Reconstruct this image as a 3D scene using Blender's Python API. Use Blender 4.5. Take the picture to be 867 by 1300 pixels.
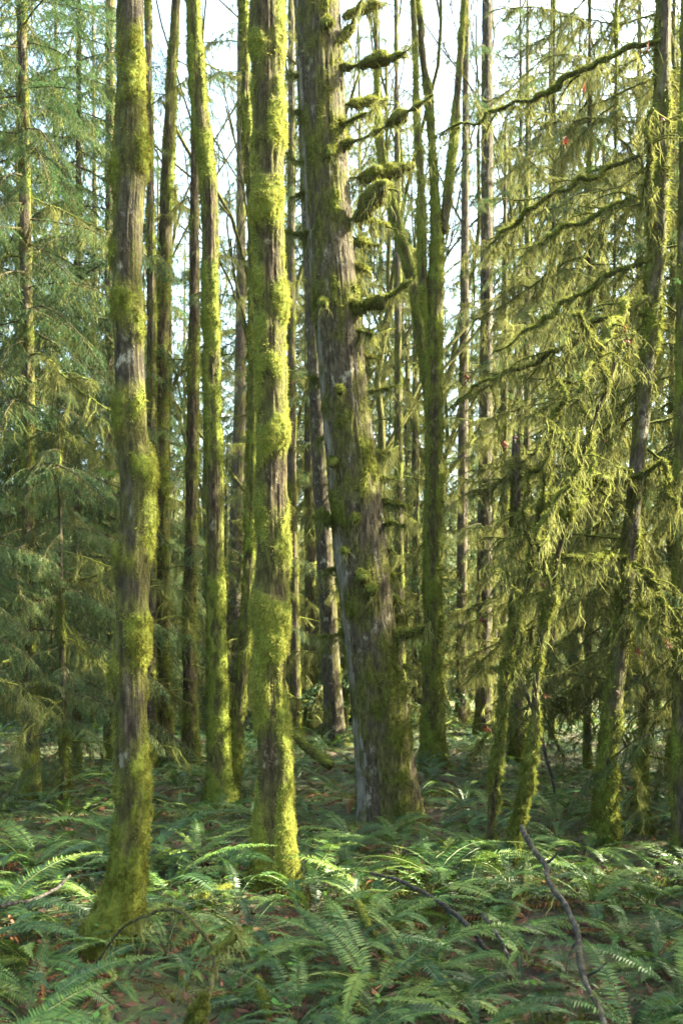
import bpy, math, random
import numpy as np
from mathutils import Matrix, Vector, Euler

for _o in list(bpy.data.objects):
    bpy.data.objects.remove(_o, do_unlink=True)

# ------------------------------------------------------------------ camera, world, sun, exposure
SC = bpy.context.scene
COL = SC.collection
EYE, F, HOR, CX = 1.6, 1264.0, 830.0, 433.5          # eye height (m), focal length and horizon in photo pixels

cam_data = bpy.data.cameras.new("camera")
cam = bpy.data.objects.new("camera", cam_data)
COL.objects.link(cam)
cam.location = (0, 0, EYE)
cam.rotation_euler = (math.radians(90), 0, 0)
cam_data.sensor_width = 36
cam_data.sensor_height = 36
cam_data.sensor_fit = 'AUTO'
cam_data.lens = 35.0
cam_data.shift_y = (HOR - 650.0) / 1300.0
cam_data.clip_end = 2000
cam_data.dof.use_dof = True
cam_data.dof.focus_distance = 7.4
cam_data.dof.aperture_fstop = 3.2
SC.camera = cam

SUN_EL, SUN_AZ = 35.0, 80.0                          # degrees; azimuth clockwise from +Y
world = bpy.data.worlds.new("World")
SC.world = world
world.use_nodes = True
wn = world.node_tree
wn.nodes.clear()
wo = wn.nodes.new("ShaderNodeOutputWorld")
wb = wn.nodes.new("ShaderNodeBackground")
ws = wn.nodes.new("ShaderNodeTexSky")
ws.sky_type = 'NISHITA'
ws.sun_disc = False
ws.sun_elevation = math.radians(SUN_EL)
ws.sun_rotation = math.radians(SUN_AZ)
ws.air_density = 1.0
ws.dust_density = 5.0
ws.ozone_density = 1.0
wb.inputs["Strength"].default_value = 0.115
wn.links.new(ws.outputs[0], wb.inputs[0])
wn.links.new(wb.outputs[0], wo.inputs[0])

sun_data = bpy.data.lights.new("sun", 'SUN')
sun_data.energy = 5.0
sun_data.angle = math.radians(0.55)
sun_data.color = (1.0, 0.91, 0.76)
sun = bpy.data.objects.new("sun", sun_data)
COL.objects.link(sun)
_az, _el = math.radians(SUN_AZ), math.radians(SUN_EL)
SUN_DIR = Vector((math.sin(_az) * math.cos(_el), math.cos(_az) * math.cos(_el), math.sin(_el)))
sun.rotation_euler = (-SUN_DIR).to_track_quat('-Z', 'Y').to_euler()
sun.location = SUN_DIR * 60

SC.render.engine = 'CYCLES'
SC.view_settings.view_transform = 'Standard'
SC.view_settings.look = 'None'
SC.view_settings.exposure = 3.6
SC.view_settings.use_white_balance = True            # camera set for open shade
SC.view_settings.white_balance_temperature = 7050
SC.view_settings.white_balance_tint = -6
SC.view_settings.gamma = 1.0
SC.view_settings.use_curve_mapping = False
SC.cycles.max_bounces = 10
SC.cycles.diffuse_bounces = 6
SC.cycles.transmission_bounces = 6
SC.cycles.transparent_max_bounces = 8
SC.cycles.use_denoising = True
SC.cycles.sample_clamp_indirect = 6.0
SC.render.film_transparent = False

RNG = np.random.default_rng(7)
random.seed(7)

# ------------------------------------------------------------------ numeric helpers
def hash3(ix, iy, iz, seed):
    n = (ix * 374761393 + iy * 668265263 + iz * 1440662683 + seed * 1274126177) & 0xffffffff
    n = ((n ^ (n >> 13)) * 1274126177) & 0xffffffff
    n = ((n ^ (n >> 16)) * 2246822519) & 0xffffffff
    n = n ^ (n >> 15)
    return n / 4294967295.0

def vnoise(x, y, z, seed=0):
    """Smooth value noise in 0..1 on arrays."""
    x, y, z = np.broadcast_arrays(np.asarray(x, float), np.asarray(y, float), np.asarray(z, float))
    fx, fy, fz = np.floor(x), np.floor(y), np.floor(z)
    ix, iy, iz = fx.astype(np.int64), fy.astype(np.int64), fz.astype(np.int64)
    u, v, w = x - fx, y - fy, z - fz
    u, v, w = u * u * (3 - 2 * u), v * v * (3 - 2 * v), w * w * (3 - 2 * w)
    r = 0
    for a in (0, 1):
        for b in (0, 1):
            for c in (0, 1):
                r = r + hash3(ix + a, iy + b, iz + c, seed) * (u if a else 1 - u) * (v if b else 1 - v) * (w if c else 1 - w)
    return r

def fbm(x, y, z, octaves=3, seed=0):
    t, amp, tot = 0, 1.0, 0
    for o in range(octaves):
        t = t + amp * vnoise(x * 2 ** o, y * 2 ** o, z * 2 ** o, seed + o * 17)
        tot += amp
        amp *= 0.5
    return t / tot

def sstep(a, b, x):
    t = np.clip((x - a) / (b - a), 0, 1)
    return t * t * (3 - 2 * t)

def unit(v):
    return v / np.maximum(np.linalg.norm(v, axis=-1, keepdims=True), 1e-9)

def ground_z(x, y):
    x = np.asarray(x, float); y = np.asarray(y, float)
    z = 0.55 * (fbm(x * 0.22, y * 0.22, 3.3, 2, 5) - 0.5) + 0.16 * (fbm(x * 1.1, y * 1.1, 1.7, 3, 9) - 0.5)
    z = z * sstep(2.0, 6.0, y + 0 * x)
    z = z + 0.30 * np.exp(-((y - 17.5) / 4.0) ** 2) * sstep(0.5, 5.0, x)     # low rise on the right
    z = z - 0.5 * sstep(20, 34, y)
    z = z + 26.0 * sstep(55, 170, np.hypot(x, y)) * sstep(-20, 40, y)          # hillside far behind
    return z

def P(px, py, Y):
    """Photo pixel at a chosen distance Y -> world point."""
    return np.array(((px - CX) / F * Y, Y, EYE + (HOR - py) / F * Y))

def ground_depth(px, py):
    """Distance at which the pixel's ray meets the ground."""
    Y = EYE * F / (py - HOR)
    for _ in range(12):
        x = (px - CX) / F * Y
        Y = 0.5 * Y + 0.5 * (EYE - float(ground_z(x, Y))) * F / (py - HOR)
    return Y

def catmull(pts, n):
    """Resample rows of a control array (any columns) to n rows, smooth, roughly even."""
    p = np.asarray(pts, float)
    if len(p) == 2:
        t = np.linspace(0, 1, n)[:, None]
        return p[0] * (1 - t) + p[1] * t
    q = np.vstack((2 * p[0] - p[1], p, 2 * p[-1] - p[-2]))
    d = np.concatenate(([0], np.cumsum(np.linalg.norm(np.diff(p[:, :3], axis=0), axis=1))))
    s = np.linspace(0, d[-1], n)
    k = np.clip(np.searchsorted(d, s, side='right') - 1, 0, len(p) - 2)
    t = ((s - d[k]) / np.maximum(d[k + 1] - d[k], 1e-9))[:, None]
    a, b, c, e = q[k], q[k + 1], q[k + 2], q[k + 3]
    return 0.5 * ((2 * b) + (-a + c) * t + (2 * a - 5 * b + 4 * c - e) * t ** 2 + (-a + 3 * b - 3 * c + e) * t ** 3)

class Geo:
    """Collects vertices and faces; material index per face; one float attribute per vertex."""
    def __init__(self):
        self.V, self.T, self.Q, self.TM, self.QM, self.A, self.n = [], [], [], [], [], [], 0
    def add(self, V, tris=None, quads=None, mat=0, attr=None):
        V = np.asarray(V, float).reshape(-1, 3)
        self.V.append(V)
        self.A.append(np.zeros(len(V)) if attr is None else np.broadcast_to(np.asarray(attr, float), (len(V),)))
        if tris is not None and len(tris):
            self.T.append(np.asarray(tris, np.int64) + self.n); self.TM.append(np.full(len(tris), mat))
        if quads is not None and len(quads):
            self.Q.append(np.asarray(quads, np.int64) + self.n); self.QM.append(np.full(len(quads), mat))
        self.n += len(V)
        return self
    def merge(self, g, M=None):
        """Append another Geo, transformed by a 4x4 matrix."""
        V = np.vstack(g.V)
        if M is not None:
            M = np.array(M); V = V @ M[:3, :3].T + M[:3, 3]
        base = self.n
        self.V.append(V); self.A.append(np.concatenate(g.A))
        for t, m in zip(g.T, g.TM): self.T.append(t + base); self.TM.append(m)
        for q, m in zip(g.Q, g.QM): self.Q.append(q + base); self.QM.append(m)
        self.n += len(V)
    def mesh(self, name, mats, smooth_mats=(0,), offset=None):
        V = np.vstack(self.V)
        if offset is not None: V = V - np.asarray(offset, float)
        T = np.vstack(self.T) if self.T else np.zeros((0, 3), np.int64)
        Q = np.vstack(self.Q) if self.Q else np.zeros((0, 4), np.int64)
        mi = np.concatenate(self.TM + self.QM) if (self.TM or self.QM) else np.zeros(0)
        me = bpy.data.meshes.new(name)
        me.vertices.add(len(V)); me.vertices.foreach_set("co", V.astype(np.float32).ravel())
        loops = np.concatenate((T.ravel(), Q.ravel())).astype(np.int32)
        me.loops.add(len(loops)); me.loops.foreach_set("vertex_index", loops)
        starts = np.concatenate((np.arange(len(T)) * 3, len(T) * 3 + np.arange(len(Q)) * 4)).astype(np.int32)
        me.polygons.add(len(starts)); me.polygons.foreach_set("loop_start", starts)
        me.polygons.foreach_set("material_index", mi.astype(np.int32))
        me.polygons.foreach_set("use_smooth", np.isin(mi, smooth_mats))
        at = me.attributes.new("moss", 'FLOAT', 'POINT')
        at.data.foreach_set("value", np.concatenate(self.A).astype(np.float32))
        for m in mats: me.materials.append(m)
        me.update(); me.validate()
        return me

def link(name, data, parent=None, loc=(0, 0, 0), rot=(0, 0, 0), scale=(1, 1, 1), **props):
    o = bpy.data.objects.new(name, data)
    COL.objects.link(o)
    o.location = loc; o.rotation_euler = rot; o.scale = scale
    if parent is not None: o.parent = parent
    for k, v in props.items(): o[k] = v
    return o

def thing(name, label, cat, loc=(0, 0, 0), group=None, rot=(0, 0, 0)):
    o = link(name, None, None, loc, rot)
    o['label'] = label; o['category'] = cat
    if group: o['group'] = group
    return o

def frames(path):
    t = unit(np.gradient(path, axis=0))
    n0 = np.cross(t[0], (0, 1.0, 0)); 
    if np.linalg.norm(n0) < 0.05: n0 = np.cross(t[0], (1.0, 0, 0))
    n = np.zeros_like(t); n[0] = n0 / np.linalg.norm(n0)
    for i in range(1, len(t)):
        v = n[i - 1] - t[i] * np.dot(n[i - 1], t[i])
        n[i] = v / max(np.linalg.norm(v), 1e-9)
    return t, n, np.cross(t, n)

def tube(path, rad, seg, disp=None, cap=True):
    """Rings along a path. disp(s, theta, pos) -> extra radius. Returns V, quads, tris, ring normals, theta grid."""
    path = np.asarray(path, float); N = len(path)
    rad = np.broadcast_to(np.asarray(rad, float), (N,))
    t, n, b = frames(path)
    th = np.linspace(0, 2 * np.pi, seg, endpoint=False)
    nor = n[:, None, :] * np.cos(th)[None, :, None] + b[:, None, :] * np.sin(th)[None, :, None]
    r = np.repeat(rad[:, None], seg, 1)
    if disp is not None:
        pos = path[:, None, :] + nor * r[..., None]
        r = r + disp(pos, nor)
    V = (path[:, None, :] + nor * r[..., None]).reshape(-1, 3)
    i, j = np.meshgrid(np.arange(N - 1), np.arange(seg), indexing='ij')
    j2 = (j + 1) % seg
    q = np.stack((i * seg + j, i * seg + j2, (i + 1) * seg + j2, (i + 1) * seg + j), -1).reshape(-1, 4)
    tris = []
    if cap:
        V = np.vstack((V, path[-1] + t[-1] * rad[-1] * 0.6))
        k = len(V) - 1; o = (N - 1) * seg
        tris = [(o + a, o + (a + 1) % seg, k) for a in range(seg)]
    return V, q, np.array(tris, np.int64).reshape(-1, 3), nor.reshape(-1, 3)

def blades(pos, nor, length, width, rng, droop=0.5, spread=0.8):
    """One thin leaning triangle at every position: the fuzz of a moss coat."""
    n = len(pos)
    d = unit(nor + rng.normal(0, spread, (n, 3)) * 0.6 + np.array((0, 0, -1.0)) * droop)
    side = unit(np.cross(d, rng.normal(0, 1, (n, 3))))
    L = np.asarray(length).reshape(-1, 1) if np.ndim(length) else np.full((n, 1), length)
    W = np.asarray(width).reshape(-1, 1) if np.ndim(width) else np.full((n, 1), width)
    V = np.stack((pos - side * W, pos + side * W, pos + d * L), 1).reshape(-1, 3)
    return V, np.arange(3 * n).reshape(-1, 3)

def scatter_on(V, quads, weight, n, rng):
    """n random points on quads (weights per vertex), with normals."""
    a, b, c, d = (V[quads[:, k]] for k in range(4))
    cr = np.cross(c - a, d - b); area = 0.5 * np.linalg.norm(cr, axis=1)
    w = area * weight[quads].mean(1)
    if w.sum() <= 0: return np.zeros((0, 3)), np.zeros((0, 3))
    k = rng.choice(len(quads), n, p=w / w.sum())
    u, v = rng.random((n, 1)), rng.random((n, 1))
    pos = (a[k] * (1 - u) + b[k] * u) * (1 - v) + (d[k] * (1 - u) + c[k] * u) * v
    return pos, unit(cr[k])

def strands(pos, L, rng, width=0.012, wander=0.6, segs=4):
    """Hanging moss: tapered wavering strips that hang straight down."""
    n = len(pos)
    if n == 0: return np.zeros((0, 3)), np.zeros((0, 3), np.int64), np.zeros((0, 4), np.int64)
    L = np.broadcast_to(np.asarray(L, float), (n,))
    ang = rng.random(n) * np.pi
    side = np.stack((np.cos(ang), np.sin(ang), 0 * ang), 1)
    W = np.broadcast_to(np.asarray(width, float), (n,))[:, None] * rng.uniform(0.6, 1.5, (n, 1))
    rows = []
    p = pos.copy()
    drift = rng.normal(0, wander, (n, 3)) * np.array((1, 1, 0.0))
    for s in range(segs + 1):
        t = s / segs
        if s < segs:
            w = W * (1 - 0.75 * t) * (1.0 if s else 0.8)
            rows += [p - side * w, p + side * w]
        else:
            rows += [p]
        drift = drift * 0.5 + rng.normal(0, wander, (n, 3)) * np.array((1, 1, 0.0))
        p = p + (np.array((0, 0, -1.0)) + drift * 0.7) * (L / segs)[:, None]
    m = 2 * segs + 1
    V = np.stack(rows, 1).reshape(-1, 3)
    base = np.arange(n)[:, None] * m
    quads = np.concatenate([base + np.array([[2 * s, 2 * s + 1, 2 * s + 3, 2 * s + 2]]) for s in range(segs - 1)]) if segs > 1 else np.zeros((0, 4), np.int64)
    tris = base + np.array([[2 * segs - 2, 2 * segs - 1, 2 * segs]])
    return V, tris, quads

# ------------------------------------------------------------------ materials
def mat(name):
    m = bpy.data.materials.new(name)
    m.use_nodes = True
    nt = m.node_tree
    nt.nodes.clear()
    out = nt.nodes.new("ShaderNodeOutputMaterial")
    return m, nt, out

def N(nt, kind, **kw):
    n = nt.nodes.new(kind)
    for k, v in kw.items():
        if k in n.inputs: n.inputs[k].default_value = v
        else: setattr(n, k, v)
    return n

def ramp(nt, fac, stops):
    r = nt.nodes.new("ShaderNodeValToRGB")
    e = r.color_ramp.elements
    while len(e) < len(stops): e.new(0.5)
    for el, (p, c) in zip(e, stops):
        el.position = p; el.color = (*c, 1)
    nt.links.new(fac, r.inputs[0])
    return r.outputs[0]

def mixc(nt, fac, a, b, mode='MIX'):
    m = nt.nodes.new("ShaderNodeMix"); m.data_type = 'RGBA'; m.blend_type = mode
    for s, v in ((m.inputs[0], fac), (m.inputs[6], a), (m.inputs[7], b)):
        if hasattr(v, "links"): nt.links.new(v, s)
        elif isinstance(v, tuple): s.default_value = (*v, 1)
        else: s.default_value = v
    return m.outputs[2]

def noise(nt, scale, detail=4, vec=None, rough=0.6, dist=0.0):
    n = N(nt, "ShaderNodeTexNoise", Scale=scale, Detail=detail, Roughness=rough, Distortion=dist)
    if vec is not None: nt.links.new(vec, n.inputs["Vector"])
    return n.outputs[0]

def mapping(nt, scale=(1, 1, 1)):
    tc = nt.nodes.new("ShaderNodeTexCoord")
    mp = nt.nodes.new("ShaderNodeMapping")
    mp.inputs["Scale"].default_value = scale
    nt.links.new(tc.outputs["Object"], mp.inputs["Vector"])
    return mp.outputs[0]

MOSS_STOPS = [(0.25, (0.040, 0.055, 0.008)), (0.5, (0.10, 0.125, 0.016)), (0.75, (0.19, 0.205, 0.028))]

def bark_material(name, dark, mid, light, lichen, lichen_amt=0.5, moss=MOSS_STOPS, grain=(10, 10, 3.0)):
    m, nt, out = mat(name)
    v = mapping(nt, grain)
    n1 = noise(nt, 3.0, 8, v, 0.65, 0.4)
    bark = ramp(nt, n1, [(0.32, dark), (0.52, mid), (0.72, light)])
    v2 = mapping(nt, (1, 1, 0.8))
    n2 = noise(nt, 7.0, 6, v2, 0.7)
    lf = ramp(nt, n2, [(0.62 - 0.16 * lichen_amt, (0, 0, 0)), (0.70 - 0.10 * lichen_amt, (1, 1, 1))])
    bark = mixc(nt, lf, bark, lichen)
    fine = noise(nt, 46.0, 5, v2, 0.7)
    mossc = ramp(nt, fine, moss)
    big = noise(nt, 2.2, 3, v2)
    mossc = mixc(nt, ramp(nt, big, [(0.35, (0, 0, 0)), (0.7, (0.6, 0.6, 0.6))]), mossc, (0.095, 0.090, 0.018))
    at = N(nt, "ShaderNodeAttribute", attribute_name="moss")
    ma = N(nt, "ShaderNodeMath", operation='ADD'); nt.links.new(at.outputs["Fac"], ma.inputs[0])
    mb = N(nt, "ShaderNodeMath", operation='MULTIPLY_ADD'); nt.links.new(fine, mb.inputs[0]); mb.inputs[1].default_value = 0.7; mb.inputs[2].default_value = -0.35
    nt.links.new(mb.outputs[0], ma.inputs[1])
    mf = ramp(nt, ma.outputs[0], [(0.18, (0, 0, 0)), (0.42, (0.92, 0.92, 0.92))])
    film = ramp(nt, n1, [(0.3, (0.018, 0.016, 0.006)), (0.5, (0.055, 0.051, 0.014)), (0.72, (0.12, 0.115, 0.028))])
    colr = mixc(nt, mf, bark, film)
    mf2 = ramp(nt, ma.outputs[0], [(0.60, (0, 0, 0)), (0.82, (1, 1, 1))])
    colr = mixc(nt, mf2, colr, mossc)
    bs = N(nt, "ShaderNodeBsdfPrincipled", Roughness=0.9)
    bs.inputs["Specular IOR Level"].default_value = 0.15
    nt.links.new(colr, bs.inputs["Base Color"])
    bu = N(nt, "ShaderNodeBump", Strength=1.0, Distance=0.02)
    add = N(nt, "ShaderNodeMath", operation='ADD'); nt.links.new(n1, add.inputs[0]); nt.links.new(fine, add.inputs[1])
    nt.links.new(add.outputs[0], bu.inputs["Height"]); nt.links.new(bu.outputs[0], bs.inputs["Normal"])
    nt.links.new(bs.outputs[0], out.inputs[0])
    return m

def leaf_material(name, stops, trans=(0.2, 0.3, 0.05), t=0.35, rough=0.5, spec=0.3, scale=3.0, rand=0.5, object_random=True):
    """Thin leaf: diffuse and gloss on top, light let through from behind."""
    m, nt, out = mat(name)
    geo = nt.nodes.new("ShaderNodeNewGeometry")
    n1 = noise(nt, scale, 3, geo.outputs["Position"])
    f = n1
    if object_random:
        oi = nt.nodes.new("ShaderNodeObjectInfo")
        mm = N(nt, "ShaderNodeMath", operation='MULTIPLY_ADD'); nt.links.new(oi.outputs["Random"], mm.inputs[0]); mm.inputs[1].default_value = rand; mm.inputs[2].default_value = -rand / 2
        ad = N(nt, "ShaderNodeMath", operation='ADD'); nt.links.new(n1, ad.inputs[0]); nt.links.new(mm.outputs[0], ad.inputs[1])
        f = ad.outputs[0]
    ri = N(nt, "ShaderNodeMath", operation='MULTIPLY_ADD'); nt.links.new(geo.outputs["Random Per Island"], ri.inputs[0]); ri.inputs[1].default_value = 0.3; ri.inputs[2].default_value = -0.15
    ad2 = N(nt, "ShaderNodeMath", operation='ADD'); nt.links.new(f, ad2.inputs[0]); nt.links.new(ri.outputs[0], ad2.inputs[1])
    c = ramp(nt, ad2.outputs[0], stops)
    bs = N(nt, "ShaderNodeBsdfPrincipled", Roughness=rough)
    bs.inputs["Specular IOR Level"].default_value = spec
    nt.links.new(c, bs.inputs["Base Color"])
    tr = N(nt, "ShaderNodeBsdfTranslucent")
    tcol = mixc(nt, 0.6, c, trans)
    nt.links.new(tcol, tr.inputs[0])
    mx = N(nt, "ShaderNodeMixShader"); mx.inputs[0].default_value = t
    nt.links.new(bs.outputs[0], mx.inputs[1]); nt.links.new(tr.outputs[0], mx.inputs[2])
    nt.links.new(mx.outputs[0], out.inputs[0])
    return m

M_BARK_GREY = bark_material("bark_grey_mottled", (0.010, 0.008, 0.005), (0.042, 0.033, 0.022), (0.105, 0.086, 0.060), (0.25, 0.23, 0.18), 0.30)
M_BARK_BROWN = bark_material("bark_brown", (0.010, 0.007, 0.004), (0.040, 0.028, 0.016), (0.115, 0.085, 0.050), (0.23, 0.19, 0.12), 0.15)
M_BARK_CONIFER = bark_material("bark_conifer_scaly", (0.013, 0.010, 0.006), (0.056, 0.043, 0.028), (0.12, 0.097, 0.066), (0.21, 0.195, 0.155), 0.3, grain=(12, 12, 3.6),
                               moss=[(0.25, (0.045, 0.06, 0.01)), (0.5, (0.09, 0.105, 0.016)), (0.75, (0.16, 0.165, 0.025))])
M_BARK_PALE = bark_material("bark_pale_bare", (0.045, 0.038, 0.030), (0.125, 0.112, 0.092), (0.23, 0.21, 0.175), (0.27, 0.255, 0.22), 0.3, grain=(14, 14, 1.2))
M_BARK_DARK = bark_material("bark_dark", (0.02, 0.016, 0.012), (0.065, 0.05, 0.036), (0.13, 0.10, 0.075), (0.2, 0.18, 0.14), 0.2)
M_TWIG = bark_material("twig_dark", (0.015, 0.013, 0.013), (0.045, 0.038, 0.036), (0.11, 0.09, 0.085), (0.16, 0.14, 0.13), 0.2)
M_MOSS = leaf_material("moss_fuzz", [(0.24, (0.040, 0.034, 0.009)), (0.38, (0.070, 0.076, 0.012)), (0.55, (0.122, 0.128, 0.030)), (0.76, (0.265, 0.255, 0.066))], (0.30, 0.28, 0.06), 0.38, 0.85, 0.05, 9.0, 0.3)
M_MOSS_GREEN = leaf_material("moss_fuzz_green", [(0.24, (0.034, 0.036, 0.009)), (0.38, (0.055, 0.066, 0.014)), (0.55, (0.100, 0.112, 0.025)), (0.76, (0.185, 0.195, 0.05))], (0.25, 0.25, 0.05), 0.38, 0.85, 0.05, 7.0, 0.3)
M_HANG = leaf_material("hanging_moss", [(0.2, (0.048, 0.054, 0.020)), (0.5, (0.105, 0.112, 0.042)), (0.8, (0.20, 0.20, 0.080))], (0.24, 0.23, 0.07), 0.38, 0.9, 0.03, 1.2, 0.5)
M_NEEDLE = leaf_material("needles", [(0.2, (0.013, 0.036, 0.013)), (0.5, (0.032, 0.068, 0.025)), (0.8, (0.074, 0.116, 0.040))], (0.10, 0.18, 0.055), 0.33, 0.5, 0.3, 1.0, 0.5)
M_FERN = leaf_material("fern_green", [(0.15, (0.009, 0.025, 0.006)), (0.42, (0.025, 0.062, 0.013)), (0.66, (0.048, 0.094, 0.018)), (0.92, (0.115, 0.150, 0.025))], (0.11, 0.18, 0.02), 0.22, 0.45, 0.30, 1.4, 0.75)
M_FERN_STALK = leaf_material("fern_stalk", [(0.2, (0.06, 0.09, 0.025)), (0.8, (0.16, 0.17, 0.06))], (0.2, 0.2, 0.05), 0.15, 0.5, 0.3, 2.0, 0.4)
M_FERN_DEAD = leaf_material("fern_dead", [(0.2, (0.045, 0.02, 0.010)), (0.5, (0.12, 0.055, 0.024)), (0.85, (0.24, 0.12, 0.05))], (0.3, 0.13, 0.04), 0.2, 0.8, 0.1, 3.0, 0.6)
M_LITTER = leaf_material("leaf_litter", [(0.2, (0.024, 0.010, 0.006)), (0.5, (0.070, 0.028, 0.015)), (0.85, (0.16, 0.068, 0.034))], (0.2, 0.09, 0.03), 0.1, 0.7, 0.25, 6.0, 0.2)
M_HERB = leaf_material("herb_green", [(0.2, (0.03, 0.09, 0.012)), (0.5, (0.07, 0.17, 0.02)), (0.85, (0.16, 0.27, 0.035))], (0.2, 0.38, 0.03), 0.35, 0.45, 0.4, 2.0, 0.5)
M_RED_LEAF = leaf_material("dead_leaf_red", [(0.2, (0.03, 0.010, 0.008)), (0.5, (0.075, 0.020, 0.012)), (0.85, (0.18, 0.060, 0.022))], (0.2, 0.05, 0.02), 0.2, 0.6, 0.2, 12.0, 0.7)

def ground_material():
    m, nt, out = mat("forest_soil")
    v = mapping(nt)
    n1 = noise(nt, 1.3, 6, v); n2 = noise(nt, 26.0, 6, v, 0.75)
    soil = ramp(nt, n2, [(0.3, (0.016, 0.010, 0.007)), (0.55, (0.05, 0.028, 0.017)), (0.75, (0.11, 0.062, 0.036))])
    moss = ramp(nt, n2, [(0.3, (0.022, 0.034, 0.008)), (0.7, (0.075, 0.095, 0.018))])
    c = mixc(nt, ramp(nt, n1, [(0.36, (0, 0, 0)), (0.52, (1, 1, 1))]), soil, moss)
    bs = N(nt, "ShaderNodeBsdfPrincipled", Roughness=0.95)
    nt.links.new(c, bs.inputs["Base Color"])
    bu = N(nt, "ShaderNodeBump", Strength=1.0, Distance=0.05)
    nt.links.new(n2, bu.inputs["Height"]); nt.links.new(bu.outputs[0], bs.inputs["Normal"])
    nt.links.new(bs.outputs[0], out.inputs[0])
    return m
M_GROUND = ground_material()

# ------------------------------------------------------------------ ground
def build_ground():
    def axis(lo, hi, a, b, fine, coarse):
        return np.unique(np.concatenate((np.linspace(lo, a, coarse), np.linspace(a, b, fine), np.linspace(b, hi, coarse))))
    xs = axis(-150, 150, -14, 14, 120, 30); ys = axis(-60, 190, 1.5, 30, 120, 30)
    X, Y = np.meshgrid(xs, ys, indexing='ij')
    V = np.stack((X, Y, ground_z(X, Y)), -1).reshape(-1, 3)
    ny = len(ys)
    i, j = np.meshgrid(np.arange(len(xs) - 1), np.arange(ny - 1), indexing='ij')
    q = np.stack((i * ny + j, (i + 1) * ny + j, (i + 1) * ny + j + 1, i * ny + j + 1), -1).reshape(-1, 4)
    g = Geo().add(V, quads=q)
    o = link("ground", g.mesh("ground", [M_GROUND]))
    o['kind'] = 'structure'
    o['label'] = 'dark brown forest floor of soil, moss and litter under the ferns'
    return o
build_ground()

# ------------------------------------------------------------------ trunks
class Trunk:
    """A trunk traced as (pixel x, pixel y, width in pixels), standing where its base pixel meets the ground."""
    def __init__(self, ctrl, Y=None, dY=0.0, extend=3.0, sink=0.25, flare=0.0, coat=0.0):
        bx, by, _ = ctrl[0]
        self.Y = Y if Y is not None else ground_depth(bx, by)
        pts = []
        y0, y1 = ctrl[0][1], ctrl[-1][1]
        for (px, py, w) in ctrl:
            d = self.Y + dY * (y0 - py) / max(y0 - y1, 1)
            pts.append((*P(px, py, d), 0.5 * w / F * d))
        pts = np.array(pts)
        b = pts[0].copy()
        gz = float(ground_z(b[0], b[1]))
        self.base = np.array((b[0], b[1], gz))
        foot = b.copy(); foot[2] = min(gz, b[2]) - sink; foot[3] *= 1.12
        pts = np.vstack((foot, pts))
        if extend > 0:
            d = pts[-1, :3] - pts[-3, :3]; d = d / np.linalg.norm(d)
            e1 = pts[-1].copy(); e1[:3] += d * extend * 0.5; e1[3] *= 0.9
            e2 = e1.copy(); e2[:3] += d * extend * 0.5; e2[3] *= 0.75
            pts = np.vstack((pts, e1, e2))
        L = np.linalg.norm(np.diff(pts[:, :3], axis=0), axis=1).sum()
        self.L = L
        c = catmull(pts, max(24, int(L / 0.05)))
        self.path, self.rad = c[:, :3], np.maximum(c[:, 3], 0.004)
        self.rad = np.maximum(self.rad - coat, 0.55 * self.rad)      # room for the moss coat inside the traced outline
        if flare > 0:
            h = self.path[:, 2] - self.base[2]
            self.rad = self.rad * (1 + flare * np.exp(-np.maximum(h, 0) / 0.35))
    def at(self, z):
        k = int(np.argmin(np.abs(self.path[:, 2] - z)))
        return self.path[k], self.rad[k]
    def at_px(self, py):
        z = EYE + (HOR - py) / F * self.Y
        return self.at(z)

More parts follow.
